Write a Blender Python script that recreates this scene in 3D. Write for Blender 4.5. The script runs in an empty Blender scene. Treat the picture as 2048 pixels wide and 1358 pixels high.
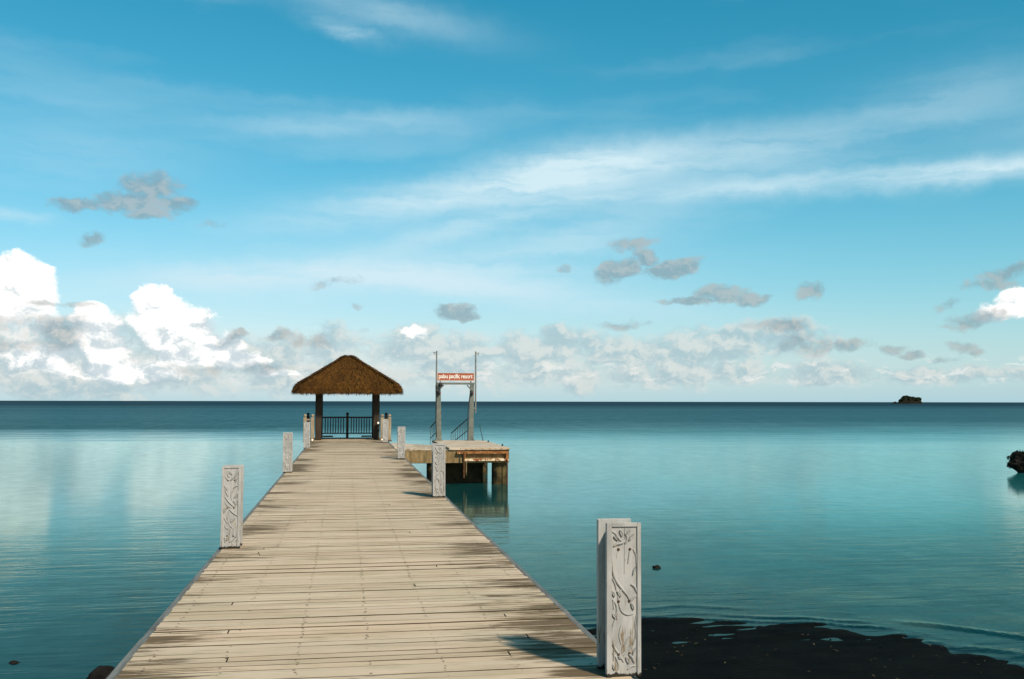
import bpy, bmesh, math, random
from mathutils import Matrix, Vector, noise as mnoise
random.seed(7)
rad = math.radians
scene = bpy.context.scene
COL = scene.collection

# ------------------------------------------------------------------ camera
DECK = 1.35                      # deck level above the water (water is z = 0)
cam_data = bpy.data.cameras.new('camera')
cam_data.sensor_width = 36.0
cam_data.lens = 35.0
cam_data.clip_start = 0.05
cam_data.clip_end = 100000.0
cam = bpy.data.objects.new('camera', cam_data)
COL.objects.link(cam)
YAW, PITCH, ROLL = 9.50, 3.56, 0.10
CAM_R = Matrix.Rotation(rad(-YAW), 3, 'Z') @ Matrix.Rotation(rad(90 + PITCH), 3, 'X') @ Matrix.Rotation(rad(ROLL), 3, 'Z')
cam.matrix_world = Matrix.Translation((0, 0, 2.95)) @ CAM_R.to_4x4()
scene.camera = cam

# ------------------------------------------------------------------ view
vs = scene.view_settings
vs.view_transform = 'Standard'
vs.look = 'None'
vs.gamma = 1.0
vs.exposure = 0.22
vs.use_curve_mapping = False
scene.cycles.max_bounces = 5
scene.cycles.diffuse_bounces = 2
scene.cycles.glossy_bounces = 3

# ------------------------------------------------------------------ sun
SUN_EL, SUN_AZ = 41.0, 152.0       # azimuth clockwise from +Y
sd = Vector((math.cos(rad(SUN_EL)) * math.sin(rad(SUN_AZ)), math.cos(rad(SUN_EL)) * math.cos(rad(SUN_AZ)), math.sin(rad(SUN_EL))))
sun_data = bpy.data.lights.new('sun', 'SUN')
sun_data.energy = 4.5
sun_data.angle = rad(3.2)
sun_data.color = (1.0, 0.90, 0.74)
sun = bpy.data.objects.new('sun', sun_data)
COL.objects.link(sun)
sun.rotation_euler = (-sd).to_track_quat('-Z', 'Y').to_euler()


# ------------------------------------------------------------------ node helper
class NT:
    def __init__(s, tree):
        s.t = tree
        s.n = tree.nodes
        s.l = tree.links

    def node(s, typ, **kw):
        n = s.n.new(typ)
        for k, v in kw.items():
            setattr(n, k, v)
        return n

    def put(s, sock, v):
        if v is None:
            return
        if isinstance(v, bpy.types.NodeSocket):
            s.l.new(v, sock)
        else:
            if hasattr(sock, 'default_value'):
                dv = sock.default_value
                if hasattr(dv, '__len__') and not isinstance(dv, str):
                    if not hasattr(v, '__len__'):
                        v = [v] * len(dv)
                    v = list(v)
                    if len(dv) == 4 and len(v) == 3:
                        v.append(1.0)
                sock.default_value = v

    def m(s, op, a, b=None, c=None, clamp=False):
        n = s.node('ShaderNodeMath', operation=op, use_clamp=clamp)
        for i, v in enumerate((a, b, c)):
            s.put(n.inputs[i], v)
        return n.outputs[0]

    def v(s, op, a, b=None, scale=None):
        n = s.node('ShaderNodeVectorMath', operation=op)
        s.put(n.inputs[0], a)
        s.put(n.inputs[1], b)
        if scale is not None:
            s.put(n.inputs['Scale'], scale)
        return n.outputs['Value'] if op in ('DOT_PRODUCT', 'LENGTH', 'DISTANCE') else n.outputs['Vector']

    def xyz(s, x=0.0, y=0.0, z=0.0):
        n = s.node('ShaderNodeCombineXYZ')
        for i, v in enumerate((x, y, z)):
            s.put(n.inputs[i], v)
        return n.outputs[0]

    def sep(s, vec):
        n = s.node('ShaderNodeSeparateXYZ')
        s.put(n.inputs[0], vec)
        return n.outputs

    def noise(s, vec, scale=1.0, detail=4.0, rough=0.55, dist=0.0, lac=2.0, dim='3D'):
        n = s.node('ShaderNodeTexNoise', noise_dimensions=dim)
        s.put(n.inputs['Vector'], vec)
        s.put(n.inputs['Scale'], scale)
        s.put(n.inputs['Detail'], detail)
        s.put(n.inputs['Roughness'], rough)
        s.put(n.inputs['Lacunarity'], lac)
        s.put(n.inputs['Distortion'], dist)
        return n.outputs[0]

    def mapping(s, vec, loc=(0, 0, 0), rot=(0, 0, 0), scale=(1, 1, 1), typ='POINT'):
        n = s.node('ShaderNodeMapping', vector_type=typ)
        s.put(n.inputs['Vector'], vec)
        s.put(n.inputs['Location'], loc) if typ != 'NORMAL' else None
        s.put(n.inputs['Rotation'], rot)
        s.put(n.inputs['Scale'], scale)
        return n.outputs[0]

    def ramp(s, v, a, b, lo=0.0, hi=1.0, smooth=True):
        n = s.node('ShaderNodeMapRange', interpolation_type='SMOOTHSTEP' if smooth else 'LINEAR')
        for i, x in enumerate((v, a, b, lo, hi)):
            s.put(n.inputs[i], x)
        return n.outputs[0]

    def mix(s, f, a, b, mode='MIX'):
        n = s.node('ShaderNodeMix', data_type='RGBA', blend_type=mode)
        s.put(n.inputs[0], f)
        s.put(n.inputs[6], a)
        s.put(n.inputs[7], b)
        return n.outputs[2]

    def bump(s, h, strength=0.3, dist=0.01, normal=None):
        n = s.node('ShaderNodeBump')
        s.put(n.inputs['Strength'], strength)
        s.put(n.inputs['Distance'], dist)
        s.put(n.inputs['Height'], h)
        s.put(n.inputs['Normal'], normal)
        return n.outputs[0]


# ------------------------------------------------------------------ world: physical sky with procedural clouds
world = bpy.data.worlds.new('World')
scene.world = world
world.use_nodes = True
wt = NT(world.node_tree)
wt.n.clear()
K = 34.75                         # angular unit of the cloud chart: 1/34.75 degree


def chart(px, py):
    """direction of a cloud, measured on the 2048-wide photograph, as (azimuth, elevation) in chart units"""
    d = CAM_R @ Vector(((px - 1024) / 1991.0, -(py - 679) / 1991.0, -1.0))
    d.normalize()
    return math.degrees(math.atan2(d.x, d.y)) * K, math.degrees(math.asin(d.z)) * K


def build_world():
    tc = wt.node('ShaderNodeTexCoord').outputs['Generated']
    sky = wt.node('ShaderNodeTexSky', sky_type='NISHITA')
    sky.sun_disc = False
    sky.sun_elevation = rad(SUN_EL)
    sky.sun_rotation = rad(SUN_AZ)
    sky.altitude = 0.0
    sky.air_density = 1.0
    sky.dust_density = 0.7
    sky.ozone_density = 1.0
    # colour response of the film: red falls off faster than green and blue
    sr, sg, sb = wt.sep(sky.outputs[0])
    base = wt.xyz(wt.m('MULTIPLY', wt.m('POWER', sr, 2.40), 0.076), wt.m('MULTIPLY', sg, 1.04), wt.m('MULTIPLY', sb, 1.06))
    x, y, z = wt.sep(wt.v('NORMALIZE', tc))
    az = wt.m('MULTIPLY', wt.m('ARCTAN2', x, y), 57.29578 * K)
    el = wt.m('MULTIPLY', wt.m('ARCSINE', z), 57.29578 * K)
    P = wt.v('ADD', wt.xyz(az, el, 0.0), (0, 0, 1))   # third component 1 so that dot products place the clouds
    # turbulence that ruffles every outline
    wn = wt.node('ShaderNodeTexNoise', noise_dimensions='2D')
    wt.put(wn.inputs['Vector'], wt.mapping(P, scale=(1 / 60, 1 / 45, 1)))
    wt.put(wn.inputs['Scale'], 1.0)
    wt.put(wn.inputs['Detail'], 5.0)
    wt.put(wn.inputs['Roughness'], 0.6)
    warp = wt.v('SUBTRACT', wn.outputs['Color'], (0.5, 0.5, 0.5))
    Pw = wt.v('ADD', P, wt.v('MULTIPLY', warp, (60, 26, 0)))
    Pc = wt.v('ADD', P, wt.v('MULTIPLY', warp, (34, 30, 0)))

    def blobs(vec, items, soft=False, gauss=False):
        acc = None
        for (px, py, rx, ry, rot, st) in items:
            u, v = chart(px, py)
            if abs(rot) < 6 and not gauss:
                n = wt.node('ShaderNodeVectorMath', operation='MULTIPLY_ADD')
                k = math.sqrt(st)
                wt.put(n.inputs[0], vec)
                wt.put(n.inputs[1], (k / rx, k / ry, 0))
                wt.put(n.inputs[2], (-u * k / rx, -v * k / ry, 0))
                q = n.outputs[0]
                val = wt.m('SUBTRACT', st, wt.v('DOT_PRODUCT', q, q))
                acc = val if acc is None else (wt.m('SMOOTH_MAX', acc, val, 0.25) if soft else wt.m('MAXIMUM', acc, val))
                continue
            c_, s_ = math.cos(rad(rot)), math.sin(rad(rot))
            a = wt.v('DOT_PRODUCT', vec, (c_ / rx, s_ / rx, -(u * c_ + v * s_) / rx))
            b_ = wt.v('DOT_PRODUCT', vec, (-s_ / ry, c_ / ry, (u * s_ - v * c_) / ry))
            r2 = wt.m('MULTIPLY_ADD', a, a, wt.m('MULTIPLY', b_, b_))
            val = wt.m('MULTIPLY', wt.m('EXPONENT', wt.m('MULTIPLY', r2, -1.6)), st) if gauss else wt.m('MULTIPLY_ADD', r2, -st, st)
            acc = val if acc is None else wt.m('ADD', acc, val) if gauss else (wt.m('SMOOTH_MAX', acc, val, 0.25) if soft else wt.m('MAXIMUM', acc, val))
        return acc

    # --- high cirrus veils and streaks
    cir = [(1640, 364, 560, 24, 1.5, .70), (1150, 335, 210, 52, 5, .70), (1420, 318, 380, 52, 0, .50), (980, 375, 330, 36, 7, .45), (1950, 348, 320, 20, 2, .55),
           (840, 410, 420, 50, 9, .55), (960, 450, 300, 26, 14, .55), (800, 548, 560, 60, 2, .62),
           (1050, 590, 420, 40, -6, .55), (440, 560, 300, 34, 4, .5), (690, 60, 90, 18, -12, .5), (760, 20, 260, 40, -10, .36),
           (1650, 262, 480, 44, 2, .22), (1930, 185, 240, 60, 4, .25), (690, 250, 330, 30, 4, .24),
           (30, 430, 90, 12, -3, .6), (150, 300, 300, 90, 5, .22), (1180, 460, 260, 60, 12, .42)]
    streak = wt.noise(wt.mapping(Pw, rot=(0, 0, rad(-2)), scale=(1 / 330, 1 / 42, 1)), 1.0, 6.0, 0.6, dim='2D')
    streak2 = wt.noise(wt.mapping(Pw, loc=(7, 3, 0), rot=(0, 0, rad(-1)), scale=(1 / 900, 1 / 150, 1)), 1.0, 4.0, 0.5, dim='2D')
    cf = blobs(Pw, cir, gauss=True)
    gen = wt.m('MULTIPLY', wt.ramp(streak2, 0.50, 0.80), wt.ramp(el, 0, 500))
    ca = wt.m('ADD', wt.m('MULTIPLY', wt.ramp(cf, 0.0, 1.05, smooth=False), wt.ramp(streak, 0.18, 0.62, 0.45, 1.15)), wt.m('MULTIPLY', gen, 0.22))
    ca = wt.m('MULTIPLY', ca, 0.90, clamp=True)
    col = wt.mix(ca, base, CIRRUS)
    # general brightening towards the horizon: marine air
    hz = wt.m('EXPONENT', wt.m('DIVIDE', wt.m('MAXIMUM', el, 0.0), -210.0))
    col = wt.mix(wt.m('MULTIPLY', hz, 0.62), col, HORIZON)

    # --- fluffy noise used by the cumulus
    pn = wt.mapping(Pc, scale=(1 / 90, 1 / 62, 1))
    n1 = wt.noise(pn, 1.0, 8.0, 0.67, dim='2D')
    n2 = wt.noise(wt.v('ADD', pn, (0.10, 0.22, 0)), 1.0, 5.0, 0.64, dim='2D')
    relief = wt.m('SUBTRACT', n1, n2)

    # --- low bank of grey-white cloud along the horizon all the way round
    bank = [(700, 700, 200, 46, 0, .62), (880, 705, 150, 52, 0, .62), (1120, 700, 170, 42, 0, .72), (1280, 708, 190, 44, 0, .72), (1440, 690, 170, 40, 0, .62),
            (1560, 680, 110, 45, 0, .72), (1400, 740, 330, 24, 0, .5), (1050, 750, 420, 30, 0, .5), (500, 730, 300, 60, 0, .62), (150, 720, 300, 80, 0, .85),
            (1700, 752, 420, 18, 0, .55), (1330, 752, 90, 20, 0, .55), (840, 668, 70, 26, 0, .6), (1400, 665, 60, 20, 0, .45)]
    bf = blobs(Pc, bank, True)
    around = wt.m('MULTIPLY', wt.ramp(wt.m('ABSOLUTE', wt.m('SUBTRACT', el, 90.0)), 110.0, 30.0), wt.ramp(wt.m('ABSOLUTE', wt.m('SUBTRACT', az, 330.0)), 950.0, 1150.0))
    bf = wt.m('MAXIMUM', bf, wt.m('MULTIPLY_ADD', around, 2.2, -1.6))
    ba = wt.ramp(wt.m('ADD', wt.m('MAXIMUM', bf, -1.6), wt.m('MULTIPLY', wt.m('SUBTRACT', n1, 0.5), 2.8)), -0.25, 0.60)
    bcol = wt.mix(wt.ramp(relief, -0.10, 0.13), BANK_DARK, BANK_LIGHT)
    col = wt.mix(wt.m('MULTIPLY', ba, 0.78), col, bcol)
    # thin bright puffs low over the sea
    pf = wt.noise(wt.mapping(Pc, loc=(31, 5, 0), scale=(1 / 60, 1 / 20, 1)), 1.0, 5.0, 0.6, dim='2D')
    pa = wt.m('MULTIPLY', wt.ramp(pf, 0.55, 0.68), wt.ramp(wt.m('ABSOLUTE', wt.m('SUBTRACT', el, 58.0)), 36.0, 8.0))
    col = wt.mix(wt.m('MULTIPLY', pa, 0.55), col, PUFF)

    # --- sunlit cumulus towers
    cum = [(30, 560, 66, 50, 0, 1.5), (20, 590, 100, 66, 0, 1.7), (70, 555, 40, 34, 0, 1.2), (60, 650, 60, 40, 0, .9), (182, 625, 32, 26, 0, 1.25), (188, 655, 50, 44, 0, 1.35), (210, 700, 60, 40, 0, 1.3),
           (300, 595, 34, 26, 0, 1.3), (325, 590, 26, 24, 0, 1.2), (325, 640, 66, 58, 0, 1.7), (355, 665, 80, 62, 0, 1.8), (400, 695, 90, 42, 0, 1.6), (455, 722, 70, 20, 0, 1.2), (505, 720, 40, 16, 0, .9),
           (250, 740, 110, 28, 0, .9), (100, 716, 120, 36, 0, .7), (2035, 600, 46, 30, 10, 1.4), (1985, 628, 40, 22, 5, .9),
           (830, 662, 34, 16, 0, .7), (560, 748, 60, 8, 0, .8), (60, 705, 60, 22, 0, .9)]
    uf = blobs(Pc, cum, True)
    ua = wt.ramp(wt.m('ADD', wt.m('MAXIMUM', uf, -1.5), wt.m('MULTIPLY', wt.m('SUBTRACT', n1, 0.5), 2.7)), 0.05, 0.80)
    lit = wt.ramp(wt.m('ADD', wt.m('ADD', wt.m('MULTIPLY', relief, 2.6), wt.m('MULTIPLY', uf, 0.16)), wt.ramp(el, 60, 230, -0.18, 0.20)), -0.30, 0.34)
    ucol = wt.mix(lit, CUM_SHADE, CUM_LIT)
    col = wt.mix(ua, col, ucol)

    # --- small grey fair-weather scraps in shadow
    scr = [(310, 375, 70, 34, 8, 1.3), (270, 400, 90, 24, 10, 1.1), (170, 408, 70, 13, 6, .8), (345, 408, 44, 22, 0, 1.2), (300, 428, 60, 12, 0, .7), (425, 447, 28, 12, 5, .62), (180, 482, 32, 12, 15, .8),
           (1270, 487, 62, 15, 6, .95), (1290, 515, 30, 20, -20, .9), (1235, 540, 52, 28, 10, 1.1), (1340, 540, 76, 20, 12, 1.1), (1220, 562, 30, 12, 0, .8),
           (1450, 588, 60, 22, 0, 1.15), (1500, 598, 46, 15, 0, 1.1), (1400, 602, 80, 9, 3, .9), (1622, 582, 40, 24, 0, 1.15), (1240, 650, 60, 14, 5, .9), (1290, 648, 26, 9, 10, .7),
           (905, 625, 52, 17, 8, 1.25), (935, 632, 30, 12, -6, 1.1), (680, 565, 46, 12, 10, .55), (728, 658, 18, 8, 10, .75), (560, 672, 28, 14, 10, .8), (620, 682, 44, 16, 0, .8),
           (2020, 548, 60, 20, 12, 1.1), (2000, 568, 60, 11, 5, .9), (1950, 640, 60, 20, 6, .95), (1890, 612, 30, 13, 15, .8), (1930, 690, 34, 14, 0, .8), (1955, 702, 20, 10, 0, .8),
           (1560, 650, 60, 16, 0, .7), (1700, 690, 50, 14, 0, .75), (1780, 698, 34, 12, 0, .8), (1820, 710, 24, 8, 0, .7), (1890, 720, 40, 8, 8, .6), (1130, 538, 18, 9, 0, .6),
           (90, 660, 80, 28, 0, .8), (30, 645, 60, 22, 0, .75), (120, 606, 60, 8, 0, .7), (240, 690, 50, 18, 0, .6), (440, 690, 40, 16, 10, .8), (470, 672, 30, 12, 10, .7), (1610, 690, 60, 22, 0, .7), (715, 612, 14, 8, 0, .6),
           (60, 690, 140, 18, 0, .55), (470, 738, 120, 14, 0, .45)]
    gf = blobs(Pc, scr)
    ga = wt.ramp(wt.m('ADD', wt.m('MAXIMUM', gf, -1.5), wt.m('MULTIPLY', wt.m('SUBTRACT', n1, 0.5), 3.4)), -0.10, 0.95)
    gcol = wt.mix(wt.ramp(relief, -0.08, 0.12), SCRAP_DARK, SCRAP_LIGHT)
    col = wt.mix(wt.m('MULTIPLY', ga, 0.74), col, gcol)

    bg = wt.node('ShaderNodeBackground')
    wt.put(bg.inputs['Color'], col)
    bg.inputs['Strength'].default_value = SKY_STRENGTH
    world.cycles.sampling_method = 'NONE'
    out = wt.node('ShaderNodeOutputWorld')
    wt.l.new(bg.outputs[0], out.inputs[0])


SKY_STRENGTH = 0.10
CIRRUS = (5.6, 7.3, 7.9)
HORIZON = (4.9, 6.6, 8.0)
BANK_DARK = (3.4, 4.7, 5.2)
BANK_LIGHT = (6.0, 6.4, 6.2)
PUFF = (8.0, 7.9, 7.6)
CUM_SHADE = (5.4, 6.2, 6.6)
CUM_LIT = (10.3, 10.1, 9.7)
SCRAP_DARK = (2.2, 3.1, 3.5)
SCRAP_LIGHT = (3.8, 4.1, 4.1)
build_world()


# ------------------------------------------------------------------ object helpers
def tag(o, label=None, cat=None, group=None, kind=None):
    for k, v in (('label', label), ('category', cat), ('group', group), ('kind', kind)):
        if v:
            o[k] = v
    return o


def empty(name, loc=(0, 0, 0), rz=0.0):
    o = bpy.data.objects.new(name, None)
    o.empty_display_size = 0.2
    o.location = loc
    o.rotation_euler = (0, 0, rz)
    COL.objects.link(o)
    return o


def link(name, mesh, parent=None, loc=(0, 0, 0), rot=(0, 0, 0), scale=(1, 1, 1)):
    o = bpy.data.objects.new(name, mesh)
    o.location = loc
    o.rotation_euler = rot
    o.scale = scale
    o.parent = parent
    COL.objects.link(o)
    return o


class MB:
    def __init__(s):
        s.v = []
        s.f = []

    def box(s, a, b, ch=0.0, mat=None):
        """box from corner a to corner b with chamfer ch"""
        bm = bmesh.new()
        bmesh.ops.create_cube(bm, size=1.0)
        c = [(p + q) / 2 for p, q in zip(a, b)]
        d = [abs(q - p) for p, q in zip(a, b)]
        for v in bm.verts:
            v.co = Vector((v.co.x * d[0] + c[0], v.co.y * d[1] + c[1], v.co.z * d[2] + c[2]))
        if ch > 0:
            bmesh.ops.bevel(bm, geom=bm.edges[:], offset=ch, segments=1, affect='EDGES', profile=0.5)
        s.add_bm(bm, mat)
        return s

    def add_bm(s, bm, mat=None):
        bm.verts.index_update()
        o = len(s.v)
        for v in bm.verts:
            s.v.append(tuple(mat @ v.co) if mat else tuple(v.co))
        for f in bm.faces:
            s.f.append([o + v.index for v in f.verts])
        bm.free()

    def tube(s, pts, r, n=8, cap=True, flat=1.0, axis=None):
        """round bar through pts; r a number or a list; flat squashes it along axis"""
        pts = [Vector(p) for p in pts]
        rs = r if isinstance(r, (list, tuple)) else [r] * len(pts)
        o = len(s.v)
        ref = None
        for i, p in enumerate(pts):
            t = (pts[min(i + 1, len(pts) - 1)] - pts[max(i - 1, 0)]).normalized()
            if ref is None:
                ref = Vector((0, 0, 1)) if abs(t.z) < 0.9 else Vector((1, 0, 0))
            if axis is not None:
                ref = Vector(axis)
            u = (ref - t * ref.dot(t)).normalized()
            w = t.cross(u)
            if axis is None:
                ref = u
            for k in range(n):
                a = 2 * math.pi * k / n
                s.v.append(tuple(p + u * math.cos(a) * rs[i] * flat + w * math.sin(a) * rs[i]))
        for i in range(len(pts) - 1):
            for k in range(n):
                k2 = (k + 1) % n
                s.f.append([o + i * n + k, o + i * n + k2, o + (i + 1) * n + k2, o + (i + 1) * n + k])
        if cap:
            s.f.append([o + k for k in range(n)][::-1])
            s.f.append([o + (len(pts) - 1) * n + k for k in range(n)])
        return s

    def bar(s, p, q, w, h=None):
        """rectangular bar from p to q"""
        p, q = Vector(p), Vector(q)
        h = w if h is None else h
        t = (q - p).normalized()
        ref = Vector((0, 0, 1)) if abs(t.z) < 0.95 else Vector((0, 1, 0))
        u = t.cross(ref).normalized()
        n = u.cross(t).normalized()
        o = len(s.v)
        for c in (p, q):
            for a, b in ((-1, -1), (1, -1), (1, 1), (-1, 1)):
                s.v.append(tuple(c + u * a * w / 2 + n * b * h / 2))
        s.f += [[o, o + 3, o + 2, o + 1], [o + 4, o + 5, o + 6, o + 7]]
        for k in range(4):
            k2 = (k + 1) % 4
            s.f.append([o + k, o + k2, o + 4 + k2, o + 4 + k])
        return s

    def lathe(s, prof, c=(0, 0, 0), n=12):
        o = len(s.v)
        for r, z in prof:
            for k in range(n):
                a = 2 * math.pi * k / n
                s.v.append((c[0] + r * math.cos(a), c[1] + r * math.sin(a), c[2] + z))
        for i in range(len(prof) - 1):
            for k in range(n):
                k2 = (k + 1) % n
                s.f.append([o + i * n + k, o + i * n + k2, o + (i + 1) * n + k2, o + (i + 1) * n + k])
        s.f.append([o + k for k in range(n)][::-1])
        s.f.append([o + (len(prof) - 1) * n + k for k in range(n)])
        return s

    def mesh(s, name, mat, smooth=False, auto=None):
        me = bpy.data.meshes.new(name)
        me.from_pydata(s.v, [], s.f)
        me.materials.append(mat)
        if smooth:
            me.polygons.foreach_set('use_smooth', [True] * len(me.polygons))
        me.update()
        if auto is not None:
            me.polygons.foreach_set('use_smooth', [True] * len(me.polygons))
            me.set_sharp_from_angle(angle=rad(auto))
        return me

    def build(s, name, mat, parent=None, smooth=False, auto=None, loc=(0, 0, 0)):
        return link(name, s.mesh(name, mat, smooth, auto), parent, loc)


# ------------------------------------------------------------------ materials
def material(name):
    m = bpy.data.materials.new(name)
    m.use_nodes = True
    t = NT(m.node_tree)
    t.n.clear()
    out = t.node('ShaderNodeOutputMaterial')
    b = t.node('ShaderNodeBsdfPrincipled')
    t.l.new(b.outputs[0], out.inputs[0])
    return m, t, b, out


def pos(t):
    return t.node('ShaderNodeNewGeometry').outputs['Position']


def objc(t):
    return t.node('ShaderNodeTexCoord').outputs['Object']


def mat_plank():
    m, t, b, _ = material('weathered_plank')
    p = pos(t)
    oi = t.node('ShaderNodeObjectInfo')
    rnd = oi.outputs['Random']
    x, y, z = t.sep(p)
    sh = t.xyz(t.m('MULTIPLY', rnd, 53.0), t.m('MULTIPLY', rnd, 7.0), 0.0)
    pg = t.v('ADD', p, sh)
    grain = t.noise(t.mapping(pg, scale=(1.6, 60, 20)), 1.0, 5.0, 0.65)
    fine = t.noise(t.mapping(pg, scale=(5, 170, 40)), 1.0, 3.0, 0.6)
    mott = t.noise(t.mapping(p, scale=(1.3, 1.0, 1)), 1.0, 4.0, 0.55)
    c = t.mix(t.ramp(grain, 0.25, 0.75), (0.48, 0.365, 0.25), (0.63, 0.49, 0.35))
    c = t.mix(t.m('MULTIPLY', t.ramp(mott, 0.40, 0.70), 0.55), c, (0.45, 0.375, 0.255))
    c = t.mix(t.m('MULTIPLY', t.ramp(fine, 0.50, 0.80), 0.45), c, (0.30, 0.22, 0.13))
    val = t.m('ADD', 0.90, t.m('MULTIPLY', rnd, 0.18))
    c = t.mix(1.0, c, t.xyz(val, val, val), 'MULTIPLY')
    r2 = t.m('FRACT', t.m('MULTIPLY', rnd, 17.3))
    c = t.mix(t.m('MULTIPLY', r2, 0.24), c, t.mix(t.m('GREATER_THAN', t.m('FRACT', t.m('MULTIPLY', rnd, 41.7)), 0.5), (0.49, 0.32, 0.21), (0.40, 0.36, 0.27)))
    tan = t.noise(t.mapping(p, scale=(0.8, 2.6, 1), loc=(2, 8, 0)), 1.0, 5.0, 0.65)
    c = t.mix(t.m('MULTIPLY', t.ramp(tan, 0.42, 0.70), 0.55), c, (0.36, 0.26, 0.15))
    # mould and dirt streaks, drawn out along the boards and thickest where nobody walks
    edge = t.ramp(t.m('ABSOLUTE', t.m('SUBTRACT', x, 0.17)), 0.55, 1.40)
    pat = t.noise(t.mapping(p, scale=(0.45, 1.1, 1), loc=(6, 1, 0)), 1.0, 3.0, 0.6)
    edge = t.m('MULTIPLY', edge, t.ramp(pat, 0.36, 0.64, -0.15, 1.45))
    far = t.ramp(y, 10.0, 20.0, 0.0, 0.035)
    st = t.noise(t.mapping(p, scale=(1.1, 13.0, 1)), 1.0, 6.0, 0.70)
    st2 = t.noise(t.mapping(pg, scale=(2.0, 17.0, 1)), 1.0, 5.0, 0.68)
    sx = t.m('ADD', t.m('ADD', t.m('MULTIPLY', st, 0.40), t.m('MULTIPLY', st2, 0.60)), t.m('MULTIPLY', edge, t.m('ADD', 0.120, far)))
    dx_, dy_ = t.m('DIVIDE', t.m('SUBTRACT', x, 1.50), 0.42), t.m('DIVIDE', t.m('SUBTRACT', y, 5.86), 0.20)
    rot = t.ramp(t.m('ADD', t.m('MULTIPLY', dx_, dx_), t.m('MULTIPLY', dy_, dy_)), 1.0, 0.0)
    sx = t.m('ADD', sx, t.m('MULTIPLY', rot, 0.24))
    sx = t.m('ADD', sx, t.m('MULTIPLY', t.m('MULTIPLY', t.ramp(x, 0.45, 1.3), t.ramp(y, 12.0, 7.5)), 0.040))
    sa = t.ramp(sx, 0.560, 0.690)
    c = t.mix(t.m('MULTIPLY', sa, 0.90), c, (0.085, 0.053, 0.020))
    # dark grey-brown bruises along the cracks
    ck = t.noise(t.mapping(pg, scale=(1.4, 34, 1)), 1.0, 3.0, 0.5, 0.3)
    c = t.mix(t.m('MULTIPLY', t.ramp(ck, 0.70, 0.78), 0.75), c, (0.06, 0.045, 0.03))
    gr = t.noise(t.mapping(p, scale=(2.2, 6.5, 1), loc=(9, 4, 0)), 1.0, 4.0, 0.6)
    c = t.mix(t.m('MULTIPLY', t.ramp(gr, 0.56, 0.76), 0.40), c, (0.27, 0.25, 0.12))
    # grime packed along the board edges and on their sides
    oy = t.m('ABSOLUTE', t.sep(objc(t))[1])
    en = t.noise(t.mapping(pg, scale=(3.0, 20, 1)), 1.0, 3.0, 0.6)
    ea = t.m('MULTIPLY', t.ramp(oy, 0.0480, 0.0530), t.ramp(en, 0.40, 0.70, 0.02, 0.75))
    c = t.mix(ea, c, (0.10, 0.065, 0.028))
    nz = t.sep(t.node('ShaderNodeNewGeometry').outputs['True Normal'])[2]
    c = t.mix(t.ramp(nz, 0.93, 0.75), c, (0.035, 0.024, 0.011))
    t.put(b.inputs['Base Color'], c)
    b.inputs['Roughness'].default_value = 0.85
    b.inputs['Specular IOR Level'].default_value = 0.25
    t.put(b.inputs['Normal'], t.bump(t.m('ADD', grain, t.m('MULTIPLY', fine, 0.6)), 0.55, 0.006))
    return m


def mat_wood(name, a, d, rough=0.8, axis=2, sc=1.0, spec=0.25):
    m, t, b, _ = material(name)
    p = pos(t)
    s = [38.0 * sc] * 3
    s[axis] = 2.2 * sc
    g = t.noise(t.mapping(p, scale=s), 1.0, 5.0, 0.6)
    w = t.noise(p, 2.3 * sc, 4.0, 0.6)
    c = t.mix(t.ramp(g, 0.3, 0.72), a, d)
    c = t.mix(t.m('MULTIPLY', t.ramp(w, 0.48, 0.7), 0.5), c, [v * 0.55 for v in a])
    t.put(b.inputs['Base Color'], c)
    b.inputs['Roughness'].default_value = rough
    b.inputs['Specular IOR Level'].default_value = spec
    t.put(b.inputs['Normal'], t.bump(g, 0.5, 0.006))
    return m


def mat_paint():
    m, t, b, _ = material('weathered_white_paint')
    p = objc(t)
    oi = t.node('ShaderNodeObjectInfo').outputs['Random']
    pp = t.v('ADD', p, t.xyz(t.m('MULTIPLY', oi, 31.0), 0.0, 0.0))
    x, y, z = t.sep(p)
    g = t.noise(t.mapping(pp, scale=(60, 60, 4)), 1.0, 5.0, 0.6)
    big = t.noise(t.mapping(pp, scale=(9, 9, 4)), 1.0, 5.0, 0.6)
    c = t.mix(t.ramp(big, 0.35, 0.68), (0.365, 0.36, 0.335), (0.26, 0.257, 0.24))
    c = t.mix(t.m('MULTIPLY', t.ramp(g, 0.5, 0.75), 0.35), c, (0.33, 0.31, 0.26))
    chip = t.noise(t.mapping(pp, scale=(55, 55, 7), loc=(3, 3, 3)), 1.0, 6.0, 0.62)
    low = t.ramp(z, 0.50, 0.15, 0.0, 0.075)
    c = t.mix(t.m('MULTIPLY', t.ramp(t.m('ADD', chip, low), 0.62, 0.70), 0.85), c, (0.15, 0.105, 0.05))
    rust = t.noise(t.mapping(pp, scale=(14, 14, 9), loc=(8, 1, 2)), 1.0, 5.0, 0.6)
    c = t.mix(t.m('MULTIPLY', t.ramp(rust, 0.60, 0.76), 0.5), c, (0.36, 0.25, 0.10))
    mo = t.noise(t.mapping(pp, scale=(70, 70, 34)), 1.0, 5.0, 0.65)
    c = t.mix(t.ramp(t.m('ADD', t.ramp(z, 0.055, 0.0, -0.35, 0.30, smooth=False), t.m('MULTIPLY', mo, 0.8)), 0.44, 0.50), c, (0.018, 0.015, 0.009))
    t.put(b.inputs['Base Color'], c)
    b.inputs['Roughness'].default_value = 0.72
    b.inputs['Specular IOR Level'].default_value = 0.25
    t.put(b.inputs['Normal'], t.bump(t.m('ADD', g, chip), 0.5, 0.003))
    return m


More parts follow.
